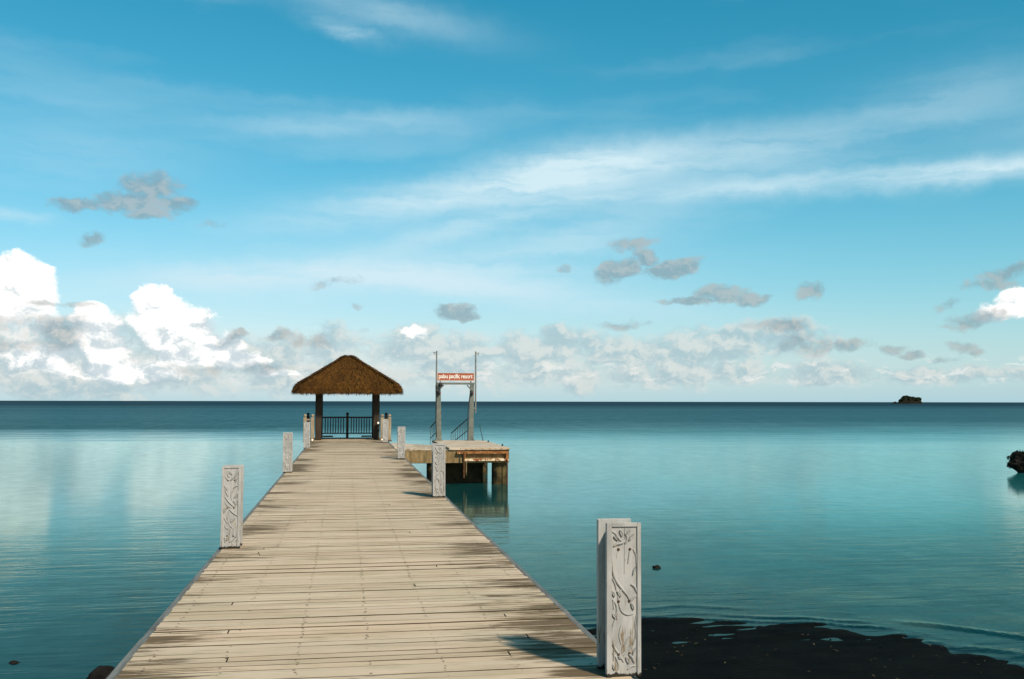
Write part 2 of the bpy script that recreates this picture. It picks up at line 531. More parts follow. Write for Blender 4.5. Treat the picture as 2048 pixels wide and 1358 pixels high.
def mat_simple(name, c1, c2, rough=0.6, metal=0.0, sc=8.0, bump=0.3, dist=0.005, spec=0.3, c3=None, thr=(0.55, 0.7)):
    m, t, b, _ = material(name)
    p = pos(t)
    n = t.noise(p, sc, 5.0, 0.6)
    c = t.mix(t.ramp(n, 0.32, 0.68), c1, c2)
    if c3:
        n3 = t.noise(t.v('ADD', p, (5, 9, 2)), sc * 0.6, 6.0, 0.65)
        c = t.mix(t.ramp(n3, *thr), c, c3)
    t.put(b.inputs['Base Color'], c)
    b.inputs['Roughness'].default_value = rough
    b.inputs['Metallic'].default_value = metal
    b.inputs['Specular IOR Level'].default_value = spec
    if bump:
        t.put(b.inputs['Normal'], t.bump(n, bump, dist))
    return m


def mat_concrete():
    m, t, b, _ = material('stained_concrete')
    p = pos(t)
    n = t.noise(p, 3.0, 6.0, 0.62)
    f = t.noise(p, 26.0, 4.0, 0.6)
    run = t.noise(t.mapping(p, scale=(9, 9, 0.9)), 1.0, 5.0, 0.6)
    c = t.mix(t.ramp(n, 0.34, 0.68), (0.18, 0.115, 0.048), (0.28, 0.195, 0.095))
    c = t.mix(t.m('MULTIPLY', t.ramp(run, 0.44, 0.66), 0.80), c, (0.10, 0.072, 0.03))
    pale = t.noise(t.mapping(p, scale=(8, 8, 1.3), loc=(4, 4, 1)), 1.0, 4.0, 0.6)
    c = t.mix(t.m('MULTIPLY', t.ramp(pale, 0.62, 0.75), 0.6), c, (0.52, 0.46, 0.34))
    z = t.sep(p)[2]
    tide = t.m('ADD', t.ramp(z, 0.82, 0.15, -0.2, 0.45, smooth=False), t.m('MULTIPLY', n, 0.6))
    c = t.mix(t.ramp(tide, 0.35, 0.55), c, (0.035, 0.030, 0.016))
    t.put(b.inputs['Base Color'], c)
    b.inputs['Roughness'].default_value = 0.88
    b.inputs['Specular IOR Level'].default_value = 0.2
    t.put(b.inputs['Normal'], t.bump(t.m('ADD', n, t.m('MULTIPLY', f, 0.4)), 0.5, 0.02))
    return m


def mat_slab():
    m, t, b, _ = material('bleached_concrete')
    p = pos(t)
    n = t.noise(p, 2.0, 6.0, 0.62)
    f = t.noise(p, 22.0, 5.0, 0.65)
    c = t.mix(t.ramp(n, 0.34, 0.68), (0.38, 0.30, 0.21), (0.50, 0.41, 0.31))
    c = t.mix(t.m('MULTIPLY', t.ramp(f, 0.58, 0.72), 0.55), c, (0.20, 0.14, 0.07))
    z = t.sep(p)[2]
    ed = t.noise(t.mapping(p, scale=(7, 7, 20)), 1.0, 6.0, 0.65)
    c = t.mix(t.m('MULTIPLY', t.ramp(t.m('ADD', ed, t.ramp(z, 1.306, 1.290, -0.4, 0.0)), 0.50, 0.60), 0.85), c, (0.10, 0.07, 0.03))
    t.put(b.inputs['Base Color'], c)
    b.inputs['Roughness'].default_value = 0.9
    b.inputs['Specular IOR Level'].default_value = 0.2
    t.put(b.inputs['Normal'], t.bump(f, 0.5, 0.012))
    return m


def mat_island(name, cols, rough=0.85, transl=0.0):
    """colour picked per loose blade or leaf"""
    m, t, b, out = material(name)
    r = t.node('ShaderNodeNewGeometry').outputs['Random Per Island']
    cr = t.node('ShaderNodeValToRGB')
    t.put(cr.inputs[0], r)
    e = cr.color_ramp.elements
    e[0].position, e[0].color = 0.0, (*cols[0], 1)
    e[1].position, e[1].color = 1.0, (*cols[-1], 1)
    for i, c in enumerate(cols[1:-1]):
        k = e.new((i + 1) / (len(cols) - 1))
        k.color = (*c, 1)
    n = t.noise(pos(t), 1.4, 4.0, 0.6)
    c = t.mix(t.m('MULTIPLY', t.ramp(n, 0.42, 0.68), 0.5), cr.outputs[0], cols[0])
    t.put(b.inputs['Base Color'], c)
    b.inputs['Roughness'].default_value = rough
    b.inputs['Specular IOR Level'].default_value = 0.15
    return m


def mat_sea():
    m, t, b, out = material('sea_water')
    t.n.remove(b)
    p = pos(t)
    x, y, z = t.sep(p)
    # where the wind ruffles the surface (far out) and where it lies calm
    wp = t.noise(t.mapping(p, scale=(0.010, 0.030, 1)), 1.0, 4.0, 0.6)
    wp2 = t.noise(t.mapping(p, scale=(0.0018, 0.012, 1), loc=(3, 0, 0)), 1.0, 4.0, 0.6)
    lny = t.m('LOGARITHM', t.m('MAXIMUM', y, 1.0), 2.718282)
    chop = t.noise(t.mapping(p, scale=(0.10, 0.55, 1), loc=(5, 2, 0)), 1.0, 5.0, 0.65)
    lny = t.m('ADD', lny, t.m('ADD', t.m('MULTIPLY', t.m('SUBTRACT', wp, 0.5), 0.75), t.m('MULTIPLY', t.m('SUBTRACT', chop, 0.5), 0.55)))
    side = t.ramp(t.m('DIVIDE', x, t.m('MAXIMUM', y, 1.0)), -0.10, 0.32)
    ruff = t.ramp(lny, t.m('ADD', t.m('MULTIPLY', side, -0.50), 4.15), t.m('ADD', t.m('MULTIPLY', side, 0.30), 4.80))
    ruff = t.m('MULTIPLY', ruff, t.ramp(wp2, 0.30, 0.66, 1.0, 0.93))
    # small ripples
    r1 = t.noise(t.mapping(p, rot=(0, 0, rad(8)), scale=(0.75, 2.6, 1)), 1.0, 3.0, 0.5)
    r2 = t.noise(t.mapping(p, rot=(0, 0, rad(-11)), scale=(2.2, 8.0, 1)), 1.0, 3.0, 0.55)
    r3 = t.noise(t.mapping(p, scale=(0.16, 0.45, 1)), 1.0, 2.0, 0.5)
    amp = t.noise(t.mapping(p, scale=(0.10, 0.22, 1), loc=(2, 7, 0)), 1.0, 3.0, 0.5)
    near = t.ramp(y, 34.0, 10.0, 0.075, 0.95)
    h = t.m('ADD', t.m('ADD', t.m('MULTIPLY', r1, 0.055), t.m('MULTIPLY', r2, 0.016)), t.m('MULTIPLY', r3, 0.07))
    k = t.m('MULTIPLY', t.m('ADD', t.m('MULTIPLY', t.ramp(amp, 0.35, 0.65), 0.75), 0.30), near)
    bn = t.bump(h, k, 0.55)
    # body colour: sand shallows, weed patches, deeper water far out
    weed = t.noise(t.mapping(p, scale=(0.16, 0.11, 1), loc=(1, 3, 0)), 1.0, 5.0, 0.6)
    c = t.mix(t.ramp(weed, 0.42, 0.66), (0.004, 0.052, 0.050), (0.003, 0.032, 0.033))
    c = t.mix(t.ramp(y, 60.0, 170.0), c, (0.0035, 0.048, 0.062))
    c = t.mix(t.ramp(y, 170.0, 900.0), c, (0.0015, 0.014, 0.028))
    c = t.mix(t.m('MULTIPLY', t.m('MULTIPLY', t.ramp(x, 4.0, 16.0), t.ramp(y, 17.0, 26.0)), t.ramp(y, 120.0, 60.0)), c, (0.008, 0.125, 0.125))
    shore = t.ramp(y, 27.0, 12.5)
    left = t.ramp(x, 1.0, -3.5)
    c = t.mix(t.m('MULTIPLY', shore, t.m('ADD', t.m('MULTIPLY', left, 0.25), 0.72)), c, (0.0025, 0.014, 0.017))
    olive = t.m('MULTIPLY', t.ramp(t.noise(t.mapping(p, scale=(0.35, 0.5, 1)), 1.0, 3.0, 0.6), 0.48, 0.68), t.ramp(y, 22.0, 15.0))
    c = t.mix(t.m('MULTIPLY', olive, t.ramp(x, 2.0, 6.0, 0.0, 0.5)), c, (0.05, 0.085, 0.055))
    at = t.node('ShaderNodeAttribute', attribute_name='shoal')
    c = t.mix(at.outputs['Fac'], c, (0.0015, 0.0022, 0.0018))
    dif = t.node('ShaderNodeBsdfDiffuse')
    t.put(dif.inputs['Color'], c)
    gl = t.node('ShaderNodeBsdfGlossy')
    t.put(gl.inputs['Color'], t.mix(t.ramp(y, 10.0, 34.0), (0.70, 0.93, 0.77), (0.74, 0.97, 0.95)))
    t.put(gl.inputs['Roughness'], t.m('ADD', t.m('ADD', 0.055, t.ramp(y, 10.0, 45.0, 0.0, 0.05)), t.m('MULTIPLY', ruff, 0.22)))
    t.put(gl.inputs['Normal'], bn)
    fr = t.node('ShaderNodeFresnel')
    fr.inputs['IOR'].default_value = 1.333
    t.put(fr.inputs['Normal'], bn)
    ft = t.node('ShaderNodeFresnel')
    ft.inputs['IOR'].default_value = 1.333
    fm = t.m('ADD', t.m('MULTIPLY', ft.outputs[0], 0.58), t.m('MULTIPLY', fr.outputs[0], 0.30))
    fm = t.m('MULTIPLY', fm, t.ramp(y, 11.0, 30.0, 0.78, 1.12))
    g1 = t.noise(t.mapping(p, scale=(0.55, 0.12, 1)), 1.0, 4.0, 0.7)
    g2 = t.noise(t.mapping(p, scale=(1.6, 1.3, 1), rot=(0, 0, rad(5))), 1.0, 4.0, 0.7)
    gr = t.m('ADD', t.m('MULTIPLY', t.m('SUBTRACT', g1, 0.5), t.m('ADD', 0.12, t.m('MULTIPLY', ruff, 0.75))), t.m('MULTIPLY', t.m('SUBTRACT', g2, 0.5), 0.55))
    fm = t.m('MULTIPLY', fm, t.m('ADD', 1.0, gr))
    ff = t.m('MINIMUM', fm, t.m('ADD', t.m('MULTIPLY', ruff, t.ramp(y, 80.0, 900.0, -0.74, -0.84)), 0.90))
    ff = t.m('MULTIPLY', ff, t.m('ADD', 1.0, t.m('MULTIPLY', t.m('MULTIPLY', gr, ruff), 1.6)), clamp=True)
    ms = t.node('ShaderNodeMixShader')
    t.put(ms.inputs[0], ff)
    t.l.new(dif.outputs[0], ms.inputs[1])
    t.l.new(gl.outputs[0], ms.inputs[2])
    t.l.new(ms.outputs[0], out.inputs[0])
    return m


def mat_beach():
    m, t, b, _ = material('shade_painted_mud')
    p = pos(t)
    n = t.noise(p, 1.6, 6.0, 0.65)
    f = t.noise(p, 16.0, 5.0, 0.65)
    c = t.mix(t.ramp(n, 0.35, 0.7), (0.0012, 0.0018, 0.0015), (0.0032, 0.0040, 0.0028))  # dark mud, with tree shade put into its near-black colour
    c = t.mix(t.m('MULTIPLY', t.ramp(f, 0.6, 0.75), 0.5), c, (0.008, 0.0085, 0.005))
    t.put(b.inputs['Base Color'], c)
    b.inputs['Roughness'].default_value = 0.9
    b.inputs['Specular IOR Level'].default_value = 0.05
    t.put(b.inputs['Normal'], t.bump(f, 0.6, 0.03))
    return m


PLANK = mat_plank()
RIM = mat_wood('grey_edge_timber', (0.10, 0.105, 0.098), (0.18, 0.185, 0.17), axis=1)
JOIST = mat_wood('dark_joist_timber', (0.035, 0.028, 0.02), (0.07, 0.055, 0.04), axis=1)
PAINT = mat_paint()
BOLT = mat_simple('rusty_bolt', (0.030, 0.016, 0.008), (0.10, 0.050, 0.015), 0.7, 0.3, 60)
CARVESHADE = mat_simple('painted_carving_shade', (0.11, 0.10, 0.078), (0.22, 0.205, 0.17), 0.9, 0.0, 40, 0.3)  # shadow lines of the carved relief, put into colour
NAIL = mat_simple('dark_nail', (0.09, 0.068, 0.043), (0.20, 0.155, 0.10), 0.7, 0.0, 5, 0)
CONC = mat_concrete()
SLAB = mat_slab()
PILE = mat_simple('weed_stained_pile', (0.035, 0.026, 0.010), (0.10, 0.070, 0.026), 0.9, 0.0, 3.0, 0.5, 0.03, 0.15, (0.012, 0.011, 0.006), (0.46, 0.60))
DOCKSHADE = mat_simple('shade_black_concrete', (0.012, 0.011, 0.006), (0.030, 0.025, 0.012), 0.9, 0.0, 4, 0.5, 0.02, 0.1)  # black stands in for the shade under the dock
RUST = mat_simple('rusty_steel', (0.16, 0.055, 0.016), (0.30, 0.13, 0.04), 0.85, 0.1, 9, 0.4, 0.01, 0.2, (0.62, 0.50, 0.33), (0.60, 0.68))
RUSTD = mat_simple('dark_rust', (0.05, 0.022, 0.008), (0.12, 0.05, 0.016), 0.9, 0.1, 9, 0.4, 0.01, 0.2)
RUSTP = mat_simple('flaking_rusty_paint', (0.64, 0.53, 0.36), (0.55, 0.40, 0.22), 0.85, 0.0, 7, 0.4, 0.01, 0.2, (0.20, 0.055, 0.016), (0.50, 0.56))
STEEL = mat_simple('grey_steel_paint', (0.095, 0.105, 0.088), (0.145, 0.152, 0.122), 0.6, 0.0, 5, 0.2, 0.004, 0.3, (0.15, 0.085, 0.035), (0.58, 0.74))
POLE = mat_simple('galvanised_pole', (0.14, 0.15, 0.14), (0.22, 0.22, 0.19), 0.6, 0.2, 6, 0.2, 0.003, 0.3, (0.15, 0.08, 0.03), (0.55, 0.7))
RAIL = mat_simple('dark_handrail_steel', (0.045, 0.06, 0.06), (0.08, 0.10, 0.095), 0.6, 0.2, 8, 0.1)
BLACK = mat_simple('black_fitting', (0.012, 0.012, 0.012), (0.03, 0.028, 0.025), 0.6, 0.0, 8, 0.1)
RED = mat_simple('red_lens', (0.45, 0.02, 0.01), (0.35, 0.02, 0.01), 0.4, 0.0, 8, 0)
SIGNRED = mat_simple('brick_red_board', (0.27, 0.062, 0.028), (0.34, 0.085, 0.040), 0.7, 0.0, 6, 0.1, 0.003, 0.3, (0.42, 0.20, 0.12), (0.55, 0.75))
SIGNFRAME = mat_simple('sign_frame_paint', (0.42, 0.30, 0.22), (0.50, 0.37, 0.28), 0.7, 0.0, 9, 0.2)
LETTER = mat_simple('cream_lettering', (0.70, 0.66, 0.58), (0.76, 0.72, 0.64), 0.7, 0.0, 6, 0)
DARKWOOD = mat_wood('dark_brown_timber', (0.030, 0.020, 0.012), (0.070, 0.046, 0.027))
LITWOOD = mat_wood('sunlit_tan_timber', (0.20, 0.15, 0.09), (0.36, 0.29, 0.19))  # rail timber with sunlight put into its tan
POSTWOOD = mat_wood('brown_post_timber', (0.022, 0.015, 0.008), (0.052, 0.037, 0.021))
THATCH = mat_island('palm_thatch', [(0.018, 0.0072, 0.001), (0.056, 0.0225, 0.002), (0.088, 0.0375, 0.0034), (0.068, 0.0275, 0.0022), (0.135, 0.063, 0.009)])
THATCHCORE = mat_simple('thatch_underlayer', (0.025, 0.014, 0.004), (0.045, 0.025, 0.008), 0.95, 0, 5, 0.5, 0.03, 0.1)
ROCK = mat_simple('dark_shore_rock', (0.005, 0.0045, 0.004), (0.014, 0.012, 0.009), 0.9, 0.0, 5, 0.7, 0.04, 0.1)
ISLEROCK = mat_simple('dark_islet_limestone', (0.008, 0.008, 0.005), (0.022, 0.020, 0.013), 0.9, 0.0, 0.12, 0.6, 1.0, 0.1, (0.05, 0.042, 0.024), (0.62, 0.72))
LEAF = mat_island('dark_islet_leaves', [(0.005, 0.010, 0.003), (0.010, 0.019, 0.005), (0.017, 0.028, 0.008)])
LEAFN = mat_island('dark_scrub_leaves', [(0.004, 0.006, 0.003), (0.010, 0.014, 0.006)])  # dark green of the scrub leaves themselves
LITTER = mat_island('dry_leaf_litter', [(0.02, 0.016, 0.008), (0.05, 0.040, 0.020), (0.12, 0.10, 0.055)])
SEA = mat_sea()
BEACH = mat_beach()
lm, lt, lb, _ = material('lit_lamp_glass')
lt.put(lb.inputs['Base Color'], (0.9, 0.85, 0.7))
lt.put(lb.inputs['Emission Color'], (1.0, 0.86, 0.62))
lb.inputs['Emission Strength'].default_value = 0.7
LAMP = lm


# ------------------------------------------------------------------ setting: beach and sea
def lerp_table(tab, x):
    if x <= tab[0][0]:
        return tab[0][1]
    for (a, va), (b_, vb) in zip(tab, tab[1:]):
        if x <= b_:
            u = (x - a) / (b_ - a)
            u = u * u * (3 - 2 * u)
            return va + (vb - va) * u
    return tab[-1][1]


SHORE = [(-40, 5.5), (-6, 6.5), (-3.0, 7.5), (-1.6, 9.0), (0.0, 11.4), (1.5, 12.5), (3.0, 12.95), (4.6, 13.0), (6.0, 12.7), (6.9, 12.1), (7.25, 10.9), (7.7, 9.6), (9, 8.2), (14, 7.0), (40, 6.0)]


def shore(x):
    return lerp_table(SHORE, x) + 0.16 * mnoise.noise((x * 0.9, 3.1, 0)) + 0.07 * mnoise.noise((x * 3.1, 7.7, 0))


def lines(*segs):
    out = []
    for a, b_, st in segs:
        n = max(1, round((b_ - a) / st))
        out += [a + (b_ - a) * i / n for i in range(n)]
    out.append(segs[-1][1])
    return out


def grid_mesh(name, xs, ys, fz, mat):
    vs_ = [(x, y, fz(x, y)) for y in ys for x in xs]
    nx = len(xs)
    fs = [(j * nx + i, j * nx + i + 1, (j + 1) * nx + i + 1, (j + 1) * nx + i) for j in range(len(ys) - 1) for i in range(nx - 1)]
    me = bpy.data.meshes.new(name)
    me.from_pydata(vs_, [], fs)
    me.materials.append(mat)
    me.polygons.foreach_set('use_smooth', [True] * len(me.polygons))
    me.update()
    return me


def beach_z(x, y):
    d = shore(x) - y
    z = 0.012 * d if d > 0 else 0.05 * d
    z = max(-1.2, min(0.5, z))
    near = math.exp(-(d / 1.5) ** 2)
    z += near * (0.034 * mnoise.noise((x * 0.8, y * 5.0, 2.2)) + 0.026 * mnoise.noise((x * 2.6, y * 13.0, 6.1)))
    return z + (0.009 * mnoise.noise((x * 1.3, y * 3.3, 0.4)) + 0.007 * mnoise.noise((x * 5, y * 9, 1.4)))


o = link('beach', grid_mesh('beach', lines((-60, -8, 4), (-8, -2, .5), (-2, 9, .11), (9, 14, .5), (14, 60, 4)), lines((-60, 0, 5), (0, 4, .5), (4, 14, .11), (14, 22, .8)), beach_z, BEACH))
tag(o, 'dark muddy tidal flat with shade painted into its colour, in front of the pier', 'beach', kind='structure')


def sea_z(x, y):
    if not (0.5 < x < 14 and 7 < y < 17):
        return 0.0
    d = y - shore(x)
    w = 0.0
    # little wavelets running in to the shoreline
    for off, hgt, sg, ph in ((0.10, .020, .07, 0.3), (0.42, .016, .10, 4.1), (1.0, .012, .13, 9.2)):
        o_ = off + 0.14 * mnoise.noise((x * 0.8, ph, 0))
        a = max(0.0, 0.55 + 0.9 * mnoise.noise((x * 0.55, ph + 3, 1)))
        u = (d - o_) / sg
        w += hgt * a * math.exp(-u * u * (1.0 if u > 0 else 2.6))
    # two wavelets slanting across the little inlet on the right
    for ax, ay, bx, by, hgt in ((7.4, 12.55, 8.8, 10.9, .026), (7.35, 11.2, 8.4, 9.9, .022)):
        tx, ty = bx - ax, by - ay
        L = math.hypot(tx, ty)
        s_ = ((x - ax) * tx + (y - ay) * ty) / L / L
        if -0.1 < s_ < 1.4:
            dn = ((x - ax) * ty - (y - ay) * tx) / L + 0.12 * math.sin(s_ * 3.0) + 0.05 * mnoise.noise((x * 2, y * 2, 5))
            w += hgt * math.exp(-(dn / 0.085) ** 2) * min(1, (s_ + .1) * 4) * min(1, (1.4 - s_) * 4)
    return w * min(1, (x - .5) * 2) * min(1, (14 - x)) * min(1, (17 - y))


FARX = [-60000, -15000, -4000, -1000, -300, -100, -40, -15]
FARX2 = [40, 100, 300, 1000, 4000, 15000, 60000]
xs = FARX + lines((-4, 0.5, 1.5), (0.5, 10, .09), (10, 16, .5)) + FARX2
ys = [-400, -100, -30, 0, 4] + lines((7, 15, .055), (15, 17, .2), (17, 45, 4)) + [70, 120, 300, 1000, 4000, 15000, 60000]
sea_me = grid_mesh('sea', xs, ys, sea_z, SEA)
# how far the shade-darkened bottom of the flat shows through the shallows
shoal = sea_me.attributes.new('shoal', 'FLOAT', 'POINT')
shoal.data.foreach_set('value', [math.exp(-max(0.0, y - shore(x) + .2 * mnoise.noise((x * .7, y * 1.5, 9))) / 1.3) if (-4 < x < 16 and y < 22) else 0.0 for y in ys for x in xs])
o = link('sea', sea_me)
tag(o, 'calm turquoise sea reaching to the horizon', 'sea', kind='structure')

# scattered dead leaves and shell bits on the mud
mb = MB()
for i in range(380):
    x = random.uniform(1.8, 8.0)
    y = random.uniform(5.0, 12.6)
    if y > shore(x) - 0.25:
        continue
    z = beach_z(x, y) + 0.012
    a = random.uniform(0, 6.28)
    L = random.uniform(0.010, 0.030) * (1.5 if random.random() < .12 else 1)
    wv = L * random.uniform(.25, .5)
    ca, sa = math.cos(a), math.sin(a)
    tilt = random.uniform(-.008, .012)
    n0 = len(mb.v)
    for lx, ly, lz in ((-L, 0, tilt), (0, -wv, .004), (L, 0, -tilt), (0, wv, .006)):
        mb.v.append((x + lx * ca - ly * sa, y + lx * sa + ly * ca, z + lz))
    mb.f.append([n0, n0 + 1, n0 + 2, n0 + 3])
o = mb.build('leaf_litter', LITTER)
tag(o, 'pale dead leaves and bits strewn on the dark mud', 'leaf litter', kind='stuff')

# ------------------------------------------------------------------ the pier
XL, XR = -1.29, 1.655
PITCHW = 0.1105
Y0, Y1 = 3.0, 41.1
pier = empty('wooden_pier', (0, Y0, 0))
tag(pier, 'long weathered plank pier running straight out to the thatched shelter', 'pier')


def plank_mesh(i):
    """unit-length board along X with eased, slightly wandering edges"""
    rr = random.Random(100 + i)
    w, h, c = 0.0532, 0.034, 0.0018
    v, f = [], []
    n = 4
    for k in range(n + 1):
        x = k / n
        e1, e2, dz = rr.uniform(-.002, .002), rr.uniform(-.002, .002), rr.uniform(-.0015, .0015)
        v += [(x, -w + e1, -h), (x, -w + e1, dz - c), (x, -w + e1 + c * 1.3, dz), (x, w + e2 - c * 1.3, dz), (x, w + e2, dz - c), (x, w + e2, -h)]
    for k in range(n):
        for j in range(5):
            a = k * 6 + j
            f.append((a, a + 6, a + 7, a + 1))
    f.append((5, 4, 3, 2, 1, 0)[::-1])
    q = n * 6
    f.append((q + 5, q + 4, q + 3, q + 2, q + 1, q))
    me = bpy.data.meshes.new('plank')
    me.from_pydata(v, [], f)
    me.materials.append(PLANK)
    me.update()
    bm = bmesh.new()
    bm.from_mesh(me)
    bmesh.ops.recalc_face_normals(bm, faces=bm.faces)
    bm.to_mesh(me)
    bm.free()
    return me


PLK = [plank_mesh(i) for i in range(10)]
nplank = int((Y1 - Y0) / PITCHW)
joints = {26: -0.93, 31: -0.70, 47: -0.86, 38: -0.78, 52: 0.62, 61: 0.9, 70: -0.86, 71: -0.88, 74: -0.85, 40: 1.2, 84: 0.8, 96: -0.5, 114: 0.7, 30: 1.05, 132: -0.6, 34: 1.25}
rest = []
nails = MB()
NX = [-1.16, -0.71, -0.27, 0.17, 0.61, 1.05, 1.50]
for i in range(nplank):
    y = Y0 + (i + 0.5) * PITCHW
    dz = random.uniform(-.003, .003)
    spans = [(XL + random.uniform(-.006, .006), XR + random.uniform(-.006, .006))]
    if i in joints:
        a, b_ = spans[0]
        spans = [(a, joints[i] - .005), (joints[i] + .005, b_)]
    for a, b_ in spans:
        args = (PLK[random.randrange(10)], (a, y - Y0 + random.uniform(-.0015, .0015), DECK + dz), (random.uniform(-.008, .008), random.uniform(-.0012, .0012), random.uniform(-.0008, .0008)), (b_ - a, 1, 1))
        if 22 <= i < 296:
            link('plank', args[0], pier, *args[1:])
        else:
            rest.append(args)
    for nx_ in NX:
        for s_ in (-.027, .027):
            if random.random() < .42:
                continue
            cx, cy = nx_ + random.uniform(-.012, .012), y - Y0 + s_ + random.uniform(-.006, .006)
            r = random.uniform(.004, .0085)
            n0 = len(nails.v)
            for k in range(6):
                a = k * math.pi / 3
                nails.v.append((cx + r * math.cos(a) * 1.3, cy + r * math.sin(a), DECK + dz + .0028))
            nails.f.append([n0 + k for k in range(6)])
# boards behind the camera and the farthest ones, too thin to tell apart
far_b = MB()
for me_, lo_, ro_, sc3 in rest:
    M_ = Matrix.LocRotScale(Vector(lo_), Matrix.Rotation(ro_[2], 3, 'Z') @ Matrix.Rotation(ro_[1], 3, 'Y') @ Matrix.Rotation(ro_[0], 3, 'X'), Vector(sc3))
    n0 = len(far_b.v)
    far_b.v += [tuple(M_ @ v.co) for v in me_.vertices]
    far_b.f += [[n0 + k for k in p_.vertices] for p_ in me_.polygons]
o = far_b.build('far_planks', PLANK, pier)
tag(o, kind='stuff')
o = nails.build('nail_head', NAIL, pier)
tag(o, kind='stuff')
LEN = Y1 - Y0
for x0, x1, ztop in ((XL - .062, XL - .008, DECK - .012), (XR + .008, XR + .060, DECK - .012)):
    yy = 0.0
    while yy < LEN:
        L = min(random.uniform(3.6, 4.8), LEN - yy)
        MB().box((x0, yy, DECK - .26), (x1, yy + L - .008, ztop + random.uniform(-.006, .006)), .006).build('edge_beam', RIM, pier)
        yy += L
for x in (-1.08, -0.27, 0.61, 1.42):
    MB().box((x - .06, 0, DECK - .28), (x + .06, LEN, DECK - .040), .004).build('joist', JOIST, pier)
for k in range(9):
    yb = 2.6 + k * 4.6
    if yb > LEN:
        break
    MB().box((XL - .02, yb - .12, DECK - .52), (XR + .02, yb + .12, DECK - .285), .008).build('cross_beam', JOIST, pier)
    for x in (-0.98, 1.34):
        MB().lathe([(.15, -1.6), (.145, 0), (.14, DECK - .525)], (x, yb, 0), 14).build('pile', JOIST, pier, auto=40)

# ------------------------------------------------------------------ carved posts
PW, PH, PT = 0.206, 0.887, 0.034


def cv(cx, cy):
    return ((cx - 298) / 282 * PW - PW / 2, (1345 - cy) / 1225 * PH)


def panel_board():
    mb = MB()
    mb.box((-PW / 2, -PT / 2 + .010, 0.0), (PW / 2, PT / 2, PH - .003), .002)
    return mb.mesh('panel', PAINT)


def panel_frame():
    mb = MB()
    yf, yb = -PT / 2, -PT / 2 + .0112
    mb.box((-PW / 2 - .001, yf, -.001), (-PW / 2 + .030, yb, PH), .002)
    mb.box((PW / 2 - .022, yf, -.001), (PW / 2 + .001, yb, PH), .002)
    mb.box((-PW / 2 + .0302, yf + .0005, PH - .024), (PW / 2 - .0222, yb, PH + .0005), .002)
    return mb.mesh('frame', PAINT)


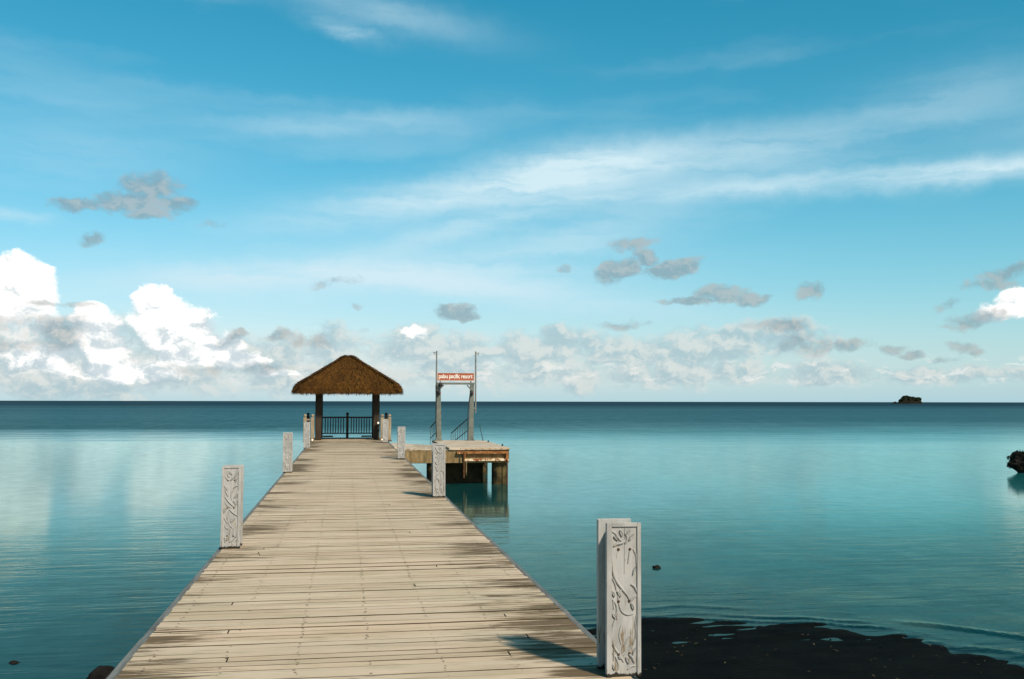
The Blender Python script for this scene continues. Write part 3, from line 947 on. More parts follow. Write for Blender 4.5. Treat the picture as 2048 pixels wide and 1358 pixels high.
def panel_carving(variant=0):
    mb = MB()
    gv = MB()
    yb = -PT / 2 + .0095

    def stroke(pts, r):
        P3 = []
        for (a, b_) in pts:
            x, z = cv(a, b_)
            P3.append((x, yb, z))
        # smooth the polyline
        for _ in range(2):
            q = [P3[0]]
            for a, b_ in zip(P3, P3[1:]):
                q.append(tuple(.75 * u + .25 * w for u, w in zip(a, b_)))
                q.append(tuple(.25 * u + .75 * w for u, w in zip(a, b_)))
            q.append(P3[-1])
            P3 = q
        n = len(P3)
        rs = [1.25 * r * (0.35 + 0.65 * math.sin(math.pi * min(1, (i + .8) / n))) for i in range(n)]
        mb.tube(P3, rs, 6, True, 1.15, (0, -1, 0))
        gv.tube([(x - .0028, yb + .0004, z - .0030) for x, y, z in P3], [q_ * 1.05 for q_ in rs], 6, True, .22, (0, -1, 0))  # flat dark strip down-left of the stroke paints its shadow

    def leaf(a, b_, w):
        (x0, z0), (x1, z1) = cv(*a), cv(*b_)
        dx, dz = x1 - x0, z1 - z0
        L = math.hypot(dx, dz)
        nx_, nz = -dz / L, dx / L
        n0 = len(mb.v)
        N = 6
        for k in range(N + 1):
            t_ = k / N
            hw = w * math.sin(math.pi * t_) ** .8
            bow = .25 * w * math.sin(math.pi * t_)
            cx, cz = x0 + dx * t_ + nx_ * bow, z0 + dz * t_ + nz * bow
            mb.v += [(cx - nx_ * hw, yb, cz - nz * hw), (cx - nx_ * hw * .5, yb - .0095, cz - nz * hw * .5), (cx, yb - .0055, cz), (cx + nx_ * hw * .6, yb - .0098, cz + nz * hw * .6), (cx + nx_ * hw, yb, cz + nz * hw)]
        for k in range(N):
            for j in range(4):
                q = n0 + k * 5 + j
                mb.f.append([q, q + 1, q + 6, q + 5])
        gv.tube([(x0 + dx * k / 5 - .002, yb + .0004, z0 + dz * k / 5 - .003) for k in range(6)], [w * 1.05 * max(.15, math.sin(math.pi * k / 5)) for k in range(6)], 6, True, .12, (0, -1, 0))  # painted shadow strip beside the leaf

    if variant == 0:
        stroke([(345, 400), (346, 470), (356, 540), (385, 595), (420, 640), (447, 672), (478, 712), (490, 745)], .0065)
        stroke([(342, 728), (375, 758), (390, 810), (378, 880), (350, 950), (340, 1020), (350, 1085), (378, 1135), (402, 1165), (440, 1230)], .0065)
        stroke([(545, 860), (535, 920), (545, 1010), (520, 1090), (470, 1140), (402, 1190)], .0045)
        stroke([(355, 310), (385, 288), (425, 285), (455, 262)], .0075)
        stroke([(452, 205), (472, 232), (468, 268), (452, 290)], .006)
        stroke([(492, 345), (486, 400), (476, 450)], .0045)
        stroke([(500, 613), (532, 632), (550, 680)], .0065)
        stroke([(486, 760), (515, 725), (549, 702)], .006)
        stroke([(480, 1165), (512, 1195), (528, 1240)], .007)
        stroke([(355, 730), (358, 810)], .0035)
        stroke([(360, 1120), (358, 1215)], .0035)
        for a, b_, w in (((356, 228), (392, 262), .010), ((405, 178), (425, 232), .011), ((490, 180), (462, 215), .008), ((520, 210), (482, 262), .011), ((338, 662), (362, 712), .009), ((383, 665), (415, 712), .009),
                         ((338, 838), (382, 892), .010), ((498, 765), (520, 820), .009), ((338, 1240), (366, 1290), .008), ((455, 1190), (480, 1245), .010), ((420, 1200), (392, 1180), .006), 
                         ((540, 470), (512, 545), .009), ((545, 1110), (505, 1180), .010), ):
            leaf(a, b_, w)
        for pts, r in (([(345, 190), (372, 205), (400, 250), (430, 275)], .004), ([(520, 330), (545, 380), (548, 460)], .004), ([(430, 640), (400, 690), (392, 740)], .004), ([(398, 760), (420, 830), (470, 860), (520, 850)], .0045),
                       ([(345, 560), (372, 610), (380, 660)], .004), ([(470, 1290), (500, 1262), (540, 1262)], .005), ([(345, 1150), (380, 1190), (400, 1250), (395, 1290)], .0045), ([(440, 1110), (470, 1050), (520, 1000)], .004), ([(425, 930), (400, 1010), (420, 1090)], .004)):
            stroke(pts, r)
    else:
        for pts, r in (([(105, 130), (150, 230), (230, 300)], .0085), ([(230, 300), (270, 280), (305, 230)], .006), ([(100, 365), (150, 380), (182, 412)], .006), ([(92, 435), (120, 480), (142, 525)], .008), ([(110, 570), (145, 615), (150, 680)], .006),
                       ([(150, 682), (240, 605), (302, 525)], .0075), ([(302, 425), (280, 470), (255, 525)], .006), ([(98, 805), (170, 765), (235, 705)], .0075), ([(304, 815), (285, 860), (250, 905)], .006), ([(93, 955), (112, 1030), (142, 1105)], .0075),
                       ([(140, 1100), (175, 1150), (212, 1182)], .006), ([(250, 1112), (290, 1125), (282, 1182)], .007), ([(88, 1110), (132, 1170)], .006), ([(130, 255), (152, 322)], .006), ([(240, 170), (265, 215), (250, 255)], .006), ([(300, 600), (270, 650), (200, 690)], .005),
                       ([(180, 420), (215, 500), (200, 580)], .005), ([(240, 740), (250, 840), (225, 930), (160, 1000)], .005)):
            stroke([(298 + (a - 65) / 285 * 282, 120 + (b_ - 90) / 1170 * 1225) for a, b_ in pts], r)
        for a, b_, w in (((310, 300), (280, 360), .012), ((360, 700), (410, 640), .012), ((500, 480), (540, 420), .012), ((380, 900), (440, 960), .013), ((520, 1000), (470, 1060), .012), ((350, 560), (400, 600), .011), ((430, 250), (480, 200), .012), ((520, 740), (540, 820), .011), ((400, 1130), (350, 1180), .011), ((480, 1230), (530, 1190), .012)):
            leaf((max(a[0], 336), a[1]), b_, w)
    return mb.mesh('vine_carving', PAINT, auto=50), gv.mesh('carving_shade_strip', CARVESHADE)


def panel_bolts():
    out = []
    for cx, cy in ((397, 333), (492, 333), (397, 748), (486, 745), (398, 1165), (487, 1162)):
        x, z = cv(cx, cy)
        out.append((x, z))
    mb = MB()
    for k in range(1):
        n0 = len(mb.v)
        prof = [(.0080, .0), (.0080, .0042), (.0055, .0060)]
        for r, d in prof:
            for j in range(8):
                a = 2 * math.pi * j / 8
                mb.v.append((r * math.cos(a), -d, r * math.sin(a)))
        for i in range(2):
            for j in range(8):
                j2 = (j + 1) % 8
                mb.f.append([n0 + i * 8 + j, n0 + i * 8 + j2, n0 + (i + 1) * 8 + j2, n0 + (i + 1) * 8 + j])
        mb.f.append([n0 + 16 + j for j in range(8)])
    return mb.mesh('bolt', BOLT, auto=40), out


P_BOARD, P_FRAME = panel_board(), panel_frame()
P_CARVE, P_SHADE = panel_carving(0)
P_CARVE2, P_SHADE2 = panel_carving(1)
P_BOLT, BOLTS = panel_bolts()
P_CRACK = MB().bar((.006, -PT / 2 + .0096, PH - .03), (.004, -PT / 2 + .0096, PH - .30), .0016, .0012).mesh('crack', BLACK)
P_CORE = MB().box((-.050, -.070, 0), (.055, .070, PH - .05), .004).mesh('post_core', PAINT)


def carved_post(x, y, label, rz=0.0, flip=1, lean=(0, 0), variant=1):
    t = empty('carved_post', (x, y, DECK + .004), rz)
    t.rotation_euler = (lean[0], lean[1], rz)
    tag(t, label, 'post', 'carved posts along both edges of the pier')
    link('post_core', P_CORE, t, (0, .105, 0))
    for s_, yy in ((0, .0), (1, .195)):
        # each panel carries its frame, carving, bolts and a drying crack
        pn = link('panel', P_BOARD, t, (0, yy + PT / 2 * (1 if s_ == 0 else 1), 0), (0, 0, math.pi * s_), (flip, 1, 1))
        link('frame', P_FRAME, pn)
        link('vine_carving', P_CARVE2 if variant else P_CARVE, pn)
        link('carving_shade_strip', P_SHADE2 if variant else P_SHADE, pn)
        link('crack', P_CRACK, pn)
        for bx, bz in BOLTS:
            link('bolt', P_BOLT, pn, (bx, -PT / 2 + .0098, bz))
    return t


XP, XQ = 1.565, -1.232
carved_post(1.617, 5.70, 'white carved post nearest the camera, lower right beside the dark mud', rad(0.6), 1, (0, rad(.25)), 0)
carved_post(XP, 16.68, 'white carved post on the right edge in front of the concrete dock', rad(0.5), 1, (0, rad(-.2)))
carved_post(XP - .005, 27.9, 'white carved post on the right edge just before the concrete ramp', rad(-0.6), -1, (0, rad(.2)))
carved_post(XP - .01, 38.9, 'farthest white carved post on the right, against the shelter railing', 0, 1)
carved_post(XQ + .02, 11.28, 'white carved post on the left edge nearest the camera', rad(-0.8), -1, (0, rad(.2)))
carved_post(XQ - .02, 22.9, 'middle of the three white carved posts on the left edge', rad(.7), 1, (0, rad(-.25)))
carved_post(XQ - .03, 34.5, 'farthest white carved post on the left, by the shelter railing', 0, -1)

# ------------------------------------------------------------------ thatched shelter at the pier end
PX, PY = 0.115, 43.05
HP = 1.185
shelter = empty('thatched_shelter', (PX, PY, DECK))
tag(shelter, 'open shelter with a brown palm thatch pyramid roof at the pier end', 'shelter')
# platform boards (pier deck continues under the roof, a little wider)
PX0, PX1, PY0_, PY1_ = -1.78, 1.80, -1.93, 1.72
nb = int((PY1_ - PY0_) / PITCHW)
for i in range(nb):
    link('plank', PLK[random.randrange(10)], shelter, (PX0, PY0_ + (i + .5) * PITCHW, random.uniform(-.002, .002)), (0, 0, 0), (PX1 - PX0, 1, 1))
for x in (-1.6, -.5, .6, 1.62):
    MB().box((x - .07, PY0_ + .02, -.30), (x + .07, PY1_ - .02, -.038), .004).build('joist', JOIST, shelter)
for x in (-1.3, 1.3):
    for y in (-1.4, 1.3):
        MB().lathe([(.16, -3.0), (.16, -.302)], (x, y, 0), 14).build('pile', JOIST, shelter, auto=40)
for sx in (-1, 1):
    for sy in (-1, 1):
        po = MB().box((sx * HP - .125, sy * HP - .125, .003), (sx * HP + .125, sy * HP + .125, 2.12), .012).build('roof_post', POSTWOOD, shelter)
        if sy < 0 and sx > 0:
            lp = MB()
            lp.lathe([(.025, 0), (.036, .02), (.036, .06), (.02, .08)], (HP + .07, -HP - .16, .66), 12)
            lp.build('post_lamp', LAMP, po, auto=40)
    lp = MB()
    lp.lathe([(.018, 0), (.028, .015), (.026, .04), (.012, .055)], (sx * 1.40, -1.86, .005), 10)
    lp.build('deck_lamp', LAMP, shelter, auto=40)
# wall plates and rafters under the thatch
for sy in (-1, 1):
    MB().box((-HP - .35, sy * HP - .06, 2.13), (HP + .35, sy * HP + .06, 2.27), .006).build('wall_plate', DARKWOOD, shelter)
    MB().box((sy * HP - .06, -HP - .35, 2.275), (sy * HP + .06, HP + .35, 2.40), .006).build('wall_plate', DARKWOOD, shelter)
for sx in (-1, 1):
    for sy in (-1, 1):
        MB().bar((sx * 1.95, sy * 1.95, 2.04), (sx * .05, sy * .05, 3.28), .07, .10).build('hip_rafter', DARKWOOD, shelter)

PROF = [(0.0, 3.53), (.13, 3.505), (.28, 3.42), (.57, 3.22), (.88, 3.03), (1.18, 2.84), (1.49, 2.64), (1.79, 2.455), (2.00, 2.32), (2.11, 2.20), (2.18, 2.06)]


def prof_at(s):
    """(half width, height) along the thatch from apex (0) to eave (1)"""
    k = s * (len(PROF) - 1)
    i = min(int(k), len(PROF) - 2)
    f = k - i
    return PROF[i][0] + (PROF[i + 1][0] - PROF[i][0]) * f, PROF[i][1] + (PROF[i + 1][1] - PROF[i][1]) * f


roof = MB()
rings = []
NS = 8
for (w, z) in PROF:
    ring = []
    for side in range(4):
        for k in range(NS):
            t_ = -1 + 2 * k / NS
            x, y = t_ * w, -w
            rr = .06 * w
            # round the corners a little
            q = 1 - .05 * max(0, abs(t_) - .7) / .3
            x, y = x * q, y * q
            for _ in range(side):
                x, y = -y, x
            ring.append(len(roof.v))
            roof.v.append((x * .985, y * .985, z - .035))
    rings.append(ring)
inner = []
for (w, z) in ((2.09, 2.00), (1.2, 2.50), (.1, 3.30)):
    ring = []
    for side in range(4):
        for k in range(NS):
            t_ = -1 + 2 * k / NS
            x, y = t_ * w, -w
            for _ in range(side):
                x, y = -y, x
            ring.append(len(roof.v))
            roof.v.append((x, y, z))
    inner.append(ring)
allr = rings + inner
for a, b_ in zip(allr, allr[1:]):
    n = len(a)
    for k in range(n):
        k2 = (k + 1) % n
        roof.f.append([a[k], b_[k], b_[k2], a[k2]])
roof_o = roof.build('roof', THATCHCORE, shelter)
th = MB()


def blade(p, d, n, L, w):
    """thin tapering strand: start p, direction d, surface normal n"""
    sd_ = d.cross(n).normalized() * w
    q = p + d * L
    n0 = len(th.v)
    mid = p + d * L * .55 + n * L * .06
    th.v.extend([tuple(p - sd_), tuple(p + sd_), tuple(mid + sd_ * .9), tuple(mid - sd_ * .9), tuple(q)])
    th.f.append([n0, n0 + 1, n0 + 2, n0 + 3])
    th.f.append([n0 + 3, n0 + 2, n0 + 4])


for side in range(4):
    R = Matrix.Rotation(side * math.pi / 2, 3, 'Z')
    cnt = 11000 if side != 2 else 6500
    for i in range(cnt):
        s = math.sqrt(random.random())
        w, z = prof_at(s * .985)
        w2, z2 = prof_at(min(1, s * .985 + .03))
        t_ = random.uniform(-1, 1)
        q = 1 - .05 * max(0, abs(t_) - .7) / .3
        p = Vector((t_ * w * q, -w * q, z))
        d = Vector((t_ * (w2 - w) * .35 + random.gauss(0, .012), -(w2 - w), z2 - z)).normalized()
        side_v = Vector((1, 0, 0))
        n = side_v.cross(d).normalized()
        if n.z < 0:
            n = -n
        d = (d + n * random.gauss(.010, .030) + side_v * random.gauss(0, .065)).normalized()
        blade(R @ (p + n * random.uniform(-.02, .02)), R @ d, R @ n, random.uniform(.16, .34), random.uniform(.006, .012))
    # eave fringe
    for i in range(2600 if side != 2 else 1500):
        t_ = random.uniform(-1.0, 1.0)
        dep = random.uniform(0, .12)
        q = 1 - .05 * max(0, abs(t_) - .7) / .3
        p = Vector((t_ * (2.17 - dep) * q, -(2.17 - dep) * q, 2.10 - dep * .3 + random.uniform(-.03, .04)))
        d = Vector((random.gauss(0, .14), -.22 + random.gauss(0, .12), -1)).normalized()
        clump = mnoise.noise((t_ * 9, side * 5.0, 0)) * .5 + mnoise.noise((t_ * 31, side * 5.0, 2)) * .5
        L = random.uniform(.07, .16) + .24 * max(0, clump) + (.05 if random.random() < .05 else 0)
        blade(R @ p, R @ d, R @ Vector((0, -1, 0)), L, random.uniform(.006, .013))
    # ridge roll along the hips
    for i in range(1500):
        s = random.random() ** .6
        w, z = prof_at(s)
        w2, z2 = prof_at(min(1, s + .03))
        q = .955
        p = Vector((w * q, -w * q, z + .035))
        d = Vector(((w2 - w) * q, -(w2 - w) * q, z2 - z)).normalized()
        n = d.cross(Vector((1, 1, 0))).normalized()
        if n.z < 0:
            n = -n
        sv = Vector((1, 1, 0)).normalized()
        p = p + sv * random.gauss(0, .055) + n * random.uniform(-.01, .02)
        d2 = (d + sv * random.gauss(0, .35) + n * random.gauss(0, .04)).normalized()
        blade(R @ p, R @ d2, R @ n, random.uniform(.12, .26), random.uniform(.007, .013))
o = th.build('thatch_strand', THATCH, roof_o)
tag(o, kind='stuff')


def rail_post(x, y, mat, h=1.0, w=.065):
    mb = MB()
    mb.box((x - w, y - w, .003), (x + w, y + w, h - .06), .006)
    r = .068
    mb.lathe([(.03, h - .062), (.034, h - .045), (r * .75, h - .035), (r, h + .005), (r * .9, h + .04), (r * .5, h + .065), (.01, h + .072)], (x, y, 0), 12)
    return mb.build('rail_post', mat, shelter, auto=35)


# back railing between the rear posts
YB = HP
MB().box((-HP + .125, YB - .035, .86), (HP - .125, YB + .035, .925), .006).build('top_rail', DARKWOOD, shelter)
MB().box((-HP + .125, YB - .03, .175), (HP - .125, YB + .03, .225), .006).build('bottom_rail', DARKWOOD, shelter)
BAL = MB().box((-.020, -.020, .226), (.020, .020, .859), .003).mesh('baluster', DARKWOOD)
rail_post(0.0, YB, DARKWOOD, 1.04, .055)
for s_ in (-1, 1):
    for k in range(8):
        link('baluster', BAL, shelter, (s_ * (.055 + (HP - .18) * (k + 1) / 9), YB, 0))
    MB().box((s_ * .62 if s_ > 0 else -HP + .125, PY1_ - .10, .022), (HP - .125 if s_ > 0 else -.62, PY1_ - .01, .085), .005).build('toe_board', DARKWOOD, shelter)
# side railings and the short returns beside the pier mouth
BALS = MB().box((-.018, -.018, .226), (.018, .018, .819), .003).mesh('baluster', POSTWOOD)
for s_ in (-1, 1):
    xo, xi = s_ * 1.70, s_ * 1.40
    yf, yr = -1.78, 1.60
    rail_post(xo, yf, LITWOOD)
    rail_post(xi, yf, LITWOOD)
    rail_post(xo, yr, DARKWOOD, 1.02)  # back corner post, roof shade put into its darker brown
    x_, y_ = (xo, xi) if xo < xi else (xi, xo)
    MB().box((x_ + .066, yf - .03, .82), (y_ - .066, yf + .03, .875), .005).build('top_rail', LITWOOD, shelter)
    MB().box((x_ + .066, yf - .025, .175), (y_ - .066, yf + .025, .225), .005).build('bottom_rail', LITWOOD, shelter)
    MB().box((xo - .03, yf + .066, .82), (xo + .03, yr - .066, .875), .005).build('top_rail', POSTWOOD, shelter)
    MB().box((xo - .025, yf + .066, .175), (xo + .025, yr - .066, .225), .005).build('bottom_rail', POSTWOOD, shelter)
    for k in range(19):
        link('baluster', BALS, shelter, (xo, yf + .066 + (yr - yf - .132) * (k + 1) / 20, 0))
    MB().box((xi - .03, yf + .066, .82), (xi + .03, -HP - .126, .875), .005).build('top_rail', LITWOOD, shelter)

# ------------------------------------------------------------------ concrete dock with ramp
dock = empty('concrete_dock', (4.7, 38.5, 0))
DX, DY = 4.7, 38.5
tag(dock, 'tan stained concrete dock on round piles, joined to the pier by a ramp', 'dock')


def prism(poly, z0, z1, name, mat, parent, off=(0, 0), ch=0.012):
    bm = bmesh.new()
    vs_ = [bm.verts.new((x - off[0], y - off[1], z0)) for x, y in poly]
    f = bm.faces.new(vs_)
    r = bmesh.ops.extrude_face_region(bm, geom=[f])
    for v in r['geom']:
        if isinstance(v, bmesh.types.BMVert):
            v.co.z = z1
    bmesh.ops.recalc_face_normals(bm, faces=bm.faces)
    if ch:
        bmesh.ops.bevel(bm, geom=bm.edges[:], offset=ch, segments=1, affect='EDGES')
    mb = MB()
    mb.add_bm(bm)
    return mb.build(name, mat, parent)


def dbox(a, b_, name, mat, ch=.012):
    return MB().box((a[0] - DX, a[1] - DY, a[2]), (b_[0] - DX, b_[1] - DY, b_[2]), ch).build(name, mat, dock)


prism([(3.64, 35.18), (5.82, 35.18), (5.82, 41.3), (5.55, 42.0), (3.64, 42.0)], 1.225, 1.312, 'deck_slab', SLAB, dock, (DX, DY))
dbox((1.73, 35.24, .77), (5.80, 35.62, 1.222), 'front_beam', CONC)
dbox((5.44, 35.63, .77), (5.79, 41.2, 1.221), 'side_beam', CONC)
dbox((3.67, 35.63, .775), (4.0, 41.95, 1.222), 'side_beam', CONC)
dbox((4.01, 41.5, .78), (5.43, 41.9, 1.221), 'back_beam', CONC)
dbox((1.73, 38.55, .77), (3.66, 38.95, 1.19), 'ramp_beam', CONC)
bm = bmesh.new()
rp = [(1.725, 35.22, 1.345), (3.63, 35.22, 1.228), (3.63, 39.05, 1.228), (1.725, 39.05, 1.345)]
top = [bm.verts.new((x - DX, y - DY, z)) for x, y, z in rp]
bot = [bm.verts.new((x - DX, y - DY, 1.224 - .0)) for x, y, z in rp]
for i in (1, 2):
    bot[i].co.z = 1.2235
bm.faces.new(top)
bm.faces.new(bot[::-1])
for i in range(4):
    bm.faces.new([top[i], bot[i], bot[(i + 1) % 4], top[(i + 1) % 4]])
bmesh.ops.recalc_face_normals(bm, faces=bm.faces)
mb = MB()
mb.add_bm(bm)
mb.build('ramp', SLAB, dock)
for (x, y, r) in ((5.49, 35.56, .275), (5.5, 40.4, .265), (3.16, 35.58, .25), (3.95, 38.6, .25), (4.72, 41.0, .25), (3.85, 41.3, .25)):
    MB().lathe([(r, -2.2), (r * 1.01, -.4), (r, .3), (r * .99, .768)], (x - DX, y - DY, 0), 20).build('pile', PILE, dock, auto=40)
dbox((2.95, 36.1, -1.5), (4.98, 36.4, .765), 'shade_wall', DOCKSHADE)  # wall added to block light, under-dock shade put into its black
# rusty fender frame bolted on the front beam
fr = MB()
fr.box((3.91 - DX, 35.09 - DY, 1.095), (5.75 - DX, 35.238 - DY, 1.180), .006)
fr.build('rusty_channel', RUST, dock)
MB().box((4.17 - DX, 35.06 - DY, .845), (5.76 - DX, 35.236 - DY, .925), .006).build('rusty_channel', RUSTP, dock)
MB().box((5.665 - DX, 35.10 - DY, .927), (5.735 - DX, 35.234 - DY, 1.093), .004).build('fender_upright', RUST, dock)
MB().box((4.175 - DX, 35.10 - DY, .927), (4.225 - DX, 35.234 - DY, 1.093), .004).build('fender_upright', RUST, dock)
MB().tube([(4.15 - DX, 35.0 - DY, 1.16), (4.15 - DX, 35.0 - DY, .26)], .030, 10).build('fender_pipe', RUSTD, dock, auto=40)
MB().tube([(4.235 - DX, 35.02 - DY, .843), (4.235 - DX, 35.02 - DY, .33)], .022, 8).build('fender_pipe', CONC, dock, auto=40)
MB().tube([(5.70 - DX, 35.03 - DY, .90), (5.70 - DX, 35.03 - DY, -.3)], .024, 8).build('fender_pipe', RUSTD, dock, auto=40)

for x, y, lab in ((5.70, 39.8, 'small dark mooring cleat at the far side edge of the dock'), (5.74, 36.4, 'small dark mooring cleat near the front corner of the dock')):
    t = empty('mooring_cleat', (x, y, 1.314))
    tag(t, lab, 'cleat', 'mooring cleats on the dock edge')
    MB().box((-.03, -.07, 0), (.03, .07, .018), .004).build('base_plate', BLACK, t)
    MB().tube([(0, -.11, .065), (0, -.05, .06), (0, .05, .06), (0, .11, .065)], [.012, .02, .02, .012], 8).build('horn', BLACK, t, auto=50)
    for s_ in (-.035, .035):
        MB().tube([(0, s_, .016), (0, s_, .058)], .014, 8).build('stem', BLACK, t, auto=50)

# ------------------------------------------------------------------ gateway with the sign
GY = 41.62
gate = empty('dock_gateway', (4.56, GY, 1.313))
tag(gate, 'grey steel gateway carrying a brick red name board at the back of the dock', 'gateway')
GX = (3.87 - 4.56, 5.21 - 4.56)
for s_, x in zip((-1, 1), GX):
    mb = MB()
    lean = .055 if s_ > 0 else -.01
    w0, w1 = .115, .078
    n0 = len(mb.v)
    for z, w, dx in ((0.0, .15, 0), (.05, .15, 0), (.055, w0, 0), (.35, w0 * .9, lean * .2), (2.30, w1, lean), (2.34, w1, lean)):
        for a, b_ in ((-1, -1), (1, -1), (1, 1), (-1, 1)):
            mb.v.append((x + dx + a * w, b_ * w * .9, z))
    for i in range(5):
        for k in range(4):
            k2 = (k + 1) % 4
            mb.f.append([n0 + i * 4 + k, n0 + i * 4 + k2, n0 + i * 4 + 4 + k2, n0 + i * 4 + 4 + k])
    mb.f.append([n0 + 20 + k for k in range(4)])
    mb.build('gate_post', STEEL, gate)
    xi = x + lean - s_ * .079
    MB().bar((xi, 0, 2.18), (xi - s_ * .13, 0, 2.315), .05, .05).build('corner_brace', STEEL, gate)
MB().box((GX[0] - .09, -.075, 2.342), (GX[1] + .14, .075, 2.425), .008).build('cross_beam', STEEL, gate)
# sign
sgn = MB().box((3.79 - 4.56, -.03, 2.50), (5.35 - 4.56, .02, 2.825), .004).build('name_board', SIGNRED, gate)
mb = MB()
a0, a1, b0, b1 = 3.785 - 4.56, 5.355 - 4.56, 2.495, 2.83
mb.box((a0, -.045, b1 - .022), (a1, -.028, b1), .003)
mb.box((a0, -.045, b0), (a1, -.028, b0 + .022), .003)
mb.box((a0, -.0445, b0 + .0225), (a0 + .03, -.0285, b1 - .0225), .003)
mb.box((a1 - .03, -.0445, b0 + .0225), (a1, -.0285, b1 - .0225), .003)
mb.build('board_frame', SIGNFRAME, sgn)
cu = bpy.data.curves.new('lettering', 'FONT')
cu.body = 'palau pacific resort'
cu.align_x = 'CENTER'
cu.align_y = 'CENTER'
cu.size = .285
cu.space_character = 0.92
cu.extrude = .004
cu.offset = .0035
tmp = bpy.data.objects.new('lettering', cu)
COL.objects.link(tmp)
bpy.context.view_layer.update()
dg = bpy.context.evaluated_depsgraph_get()
tme = bpy.data.meshes.new_from_object(tmp.evaluated_get(dg))
bpy.data.objects.remove(tmp)
tme.materials.clear()
tme.materials.append(LETTER)
vx = [v.co.x for v in tme.vertices]
vy = [v.co.y for v in tme.vertices]
sc_ = 1.42 / (max(vx) - min(vx))
sy_ = .235 / (max(vy) - min(vy))
my = (max(vy) + min(vy)) / 2
mx = (max(vx) + min(vx)) / 2
for v in tme.vertices:
    v.co = Vector(((v.co.x - mx) * sc_ + (a0 + a1) / 2, -.0345 - v.co.z, (v.co.y - my) * sy_ + 2.662))
tme.update()
link('lettering', tme, sgn)
for x in (GX[0] + .05, GX[1] + .0):
    MB().box((x - .025, -.024, 2.4255), (x + .025, .016, 2.4985), .003).build('sign_bracket', STEEL, gate)
# tall thin poles clamped to the gate posts
for s_, x in ((-1, 3.765 - 4.56), (1, 5.415 - 4.56)):
    zb = 1.15
    po = MB().tube([(x, 0, zb), (x, 0, 3.74)], [.036, .030], 10).build('tall_pole', POLE, gate, auto=40)
    mb = MB()
    mb.tube([(x + s_ * .02, 0, 3.665), (x + s_ * .13, 0, 3.675), (x + s_ * .15, 0, 3.66)], .018, 8)
    mb.tube([(x + s_ * .11, 0, 3.66), (x + s_ * .115, 0, 3.60), (x + s_ * .10, 0, 3.575), (x + s_ * .08, 0, 3.59)], .011, 6)
    mb.build('hook_arm', POLE, po, auto=40)
    for z in (1.35, 2.38):
        gx_ = GX[0] if s_ < 0 else GX[1] + .04
        MB().bar((x, .0, z), (gx_ + s_ * .07, .0, z), .035, .045).build('pole_clamp', POLE, gate)
# flood lamps on the inner corners and red tell-tales
mb = MB()
mb.lathe([(.055, -.09), (.075, -.05), (.085, .02), (.06, .075), (.02, .085)], (GX[0] + .06, -.17, 2.33), 12)
mb.bar((GX[0] + .06, -.14, 2.35), (GX[0] + .03, -.06, 2.36), .03)
mb.build('flood_lamp', BLACK, gate, auto=40)
for x, z in ((GX[0] - .02, 2.02), (GX[1] + .02, 2.0)):
    mb = MB()
    mb.lathe([(.03, -.12), (.055, -.09), (.06, .06), (.03, .10)], (x, -.15, z), 10)
    l = mb.build('hanging_lamp', BLACK, gate, auto=40)
    MB().lathe([(.012, -.02), (.024, 0), (.012, .02)], (x + .075, -.15, z - .03), 8).build('red_lens', RED, l, auto=40)
pts = []
for k in range(9):
    u = k / 8
    pts.append((GX[1] - .05 - .10 * math.sin(u * 2.0) * 1.0, -.13, 1.95 - 1.65 * u))
MB().tube(pts, .014, 6).build('hanging_cable', BLACK, gate, auto=60)
MB().tube([(GX[0] - .14, -.10, 2.3), (GX[0] - .12, -.11, 1.4), (GX[0] - .13, -.11, .9), (GX[0] - .10, -.1, .15)], .020, 6).build('hanging_cable', BLACK, gate, auto=60)

# ------------------------------------------------------------------ gangway going down behind the dock
gang = empty('gangway', (4.52, 42.1, 1.2))
tag(gang, 'sloping gangway with dark steel handrails going down behind the dock', 'gangway')
SL = -.125
LG = 6.6
bm = MB()
bm.bar((0, .0, -.02), (0, LG, -.02 + SL * LG), 1.10, .08)
bm.build('walkway', STEEL, gang)
BG = MB().box((-.012, -.012, .02), (.012, .012, .96), 0).mesh('baluster', RAIL)
for x, L in ((-.64, 3.7), (.62, LG)):
    z0 = 1.02
    MB().tube([(x, -.05, z0), (x, L, z0 + SL * L)], .026, 8).build('handrail', RAIL, gang, auto=50)
    MB().tube([(x, -.05, z0 - .50), (x, L, z0 - .50 + SL * L)], .018, 8).build('middle_rail', RAIL, gang, auto=50)
    MB().bar((x, 0, .0), (x, L, SL * L), .05, .09).build('side_stringer', RAIL, gang)
    n = int(L / .85)
    for k in range(n + 1):
        y = L * k / n
        link('baluster', BG, gang, (x, y, SL * y + .02))

rod = MB().tube([(0, 0, 0), (-.07, .02, .30), (-.15, .03, .66)], [.016, .013, .009], 8).build('leaning_rod', BLACK, None, auto=40, loc=(5.66, 41.0, 1.31))
tag(rod, 'thin dark rod leaning over the far right edge of the dock', 'rod')


# ------------------------------------------------------------------ rocks and islet
def rock_mesh(name, r, sc, seed, mat, rough=.35, sub=3, base=None, under=0.0):
    bm = bmesh.new()
    bmesh.ops.create_icosphere(bm, subdivisions=sub, radius=1.0)
    for v in bm.verts:
        p = v.co.copy()
        k = 1 + rough * (mnoise.noise(p * 1.3 + Vector((seed, 0, 0))) + .55 * mnoise.noise(p * 3.1 + Vector((0, seed, 0))) + .28 * mnoise.noise(p * 7.3 + Vector((0, 0, seed))))
        q = Vector((p.x * sc[0], p.y * sc[1], p.z * sc[2])) * k * r
        if under and q.z < r * sc[2] * .15:
            u = min(1, (r * sc[2] * .15 - q.z) / (r * sc[2] * .5))
            q.x *= 1 - under * u
            q.y *= 1 - under * u
        v.co = q
    mb = MB()
    mb.add_bm(bm)
    return mb.mesh(name, mat, auto=35)


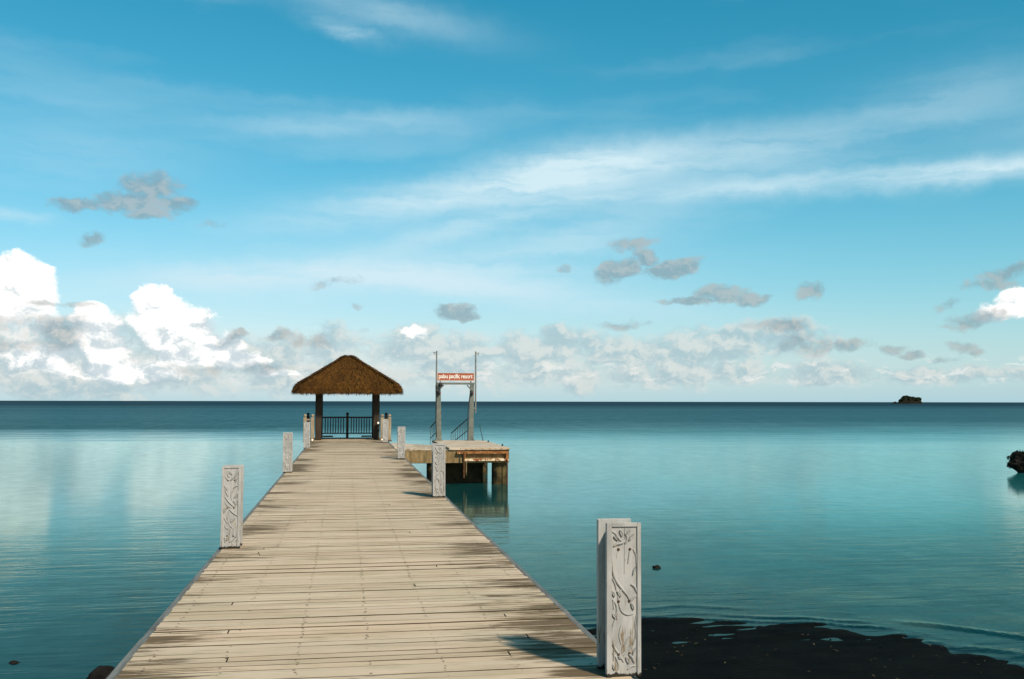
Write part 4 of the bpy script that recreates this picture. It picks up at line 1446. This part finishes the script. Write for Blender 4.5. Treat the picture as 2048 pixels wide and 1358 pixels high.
for nm, loc, r, sc, seed, lab in (
        ('rock', (5.5, 17.24, .005), .075, (1.0, .8, .62), 3.0, 'small dark rock poking out of the water right of the near post'),
        ('rock', (-2.50, 11.33, -.03), .20, (1.0, .9, .75), 8.0, 'dark rock against the left edge of the pier in the bottom corner'),
        ('rock', (-3.93, 12.35, -.02), .085, (1, .9, .8), 14.0, 'dark rock at the far left edge of the water'),
        ('rock', (-3.62, 12.2, -.042), .085, (1.3, .7, .7), 21.0, 'barely awash brown rock in the lower left water')):
    o = link(nm, rock_mesh(nm, r, sc, seed, ROCK), None, loc)
    tag(o, lab, 'rock', 'small rocks in the water')


def leaves(mb, centre, rad3, n, size, seed):
    rr = random.Random(seed)
    for _ in range(n):
        d = Vector((rr.gauss(0, 1), rr.gauss(0, 1), rr.gauss(0, 1))).normalized()
        p = Vector(centre) + Vector((d.x * rad3[0], d.y * rad3[1], d.z * rad3[2])) * rr.uniform(.55, 1.1)
        a = Vector((rr.gauss(0, 1), rr.gauss(0, 1), rr.gauss(0, .6))).normalized()
        b_ = a.cross(d).normalized()
        s = size * rr.uniform(.5, 1.3)
        n0 = len(mb.v)
        mb.v += [tuple(p - a * s), tuple(p - b_ * s * .45), tuple(p + a * s), tuple(p + b_ * s * .45)]
        mb.f.append([n0, n0 + 1, n0 + 2, n0 + 3])


# undercut rock at the right edge
ur = empty('undercut_rock', (28.35, 38.0, 0))
tag(ur, 'black undercut rock with scrubby leaves at the right edge of the picture', 'rock')
link('rock_body', rock_mesh('rock_body', .8, (1.25, .9, .80), 5.0, ROCK, .30, 4, under=.42), ur, (.12, 0, .28))
mb = MB()
for k, (x, z, s) in enumerate(((-.88, .40, .14), (-.72, .62, .15), (-.45, .82, .18), (-.1, .95, .2), (-.62, .2, .14), (.35, .98, .2), (-.80, .28, .12), (.75, .85, .2), (-.2, .7, .3), (.5, .6, .35))):
    leaves(mb, (x, random.uniform(-.5, .1), z), (s, s, s * .8), 120, .045, 50 + k)
mb.build('scrub', LEAFN, ur)

# islet on the horizon
D = 2000.0
ang = math.atan2(1890.2, 3114.0)
IX, IY = D * math.sin(ang), D * math.cos(ang)
isl = empty('rocky_islet', (IX, IY, 0), -ang)
tag(isl, 'small wooded rocky islet on the horizon at the right', 'islet')
body = MB()
nx_, ny_ = 44, 16
pf = [(-22, 2), (-19, 6), (-16, 9), (-12, 14.0), (-9, 16.2), (-5, 15.8), (0, 14.2), (5, 13.2), (10, 12.6), (15, 11.8), (18, 11.2), (19.5, 8), (20.5, 2)]
for j in range(ny_ + 1):
    v = -1 + 2 * j / ny_
    for i in range(nx_ + 1):
        x = -22.5 + 43.5 * i / nx_
        hgt = lerp_table(pf, x) * (1 - abs(v) ** 3)
        z = hgt * .86 + 1.4 * mnoise.noise((x * .22, v * 3, 1)) * (1 - abs(v) ** 2) - 1.5 * abs(v) ** 3
        body.v.append((x + mnoise.noise((z * .3, x * .2, 5)) * .8, v * 12, z))
for j in range(ny_):
    for i in range(nx_):
        a = j * (nx_ + 1) + i
        body.f.append([a, a + 1, a + nx_ + 2, a + nx_ + 1])
body.build('rock_body', ISLEROCK, isl, auto=40)
mb = MB()
rr = random.Random(4)
for k in range(80):
    x = rr.uniform(-18.5, 18.5)
    v = rr.uniform(-.85, .5)
    hgt = lerp_table(pf, x) * (1 - abs(v) ** 3) * .88
    s = rr.uniform(1.2, 2.3)
    leaves(mb, (x, v * 12, hgt + s * .15), (s, s, s * .8), 70, .75, 300 + k)
mb.build('tree_cover', LEAF, isl)
st = link('rock', rock_mesh('rock', 3.4, (1.25, 1.0, .85), 33.0, ISLEROCK, .3, 3), None, (IX - 26.5 * math.cos(ang), IY + 26.5 * math.sin(ang), 1.0))
tag(st, 'tiny dark rock on the horizon just left of the wooded islet', 'rock')
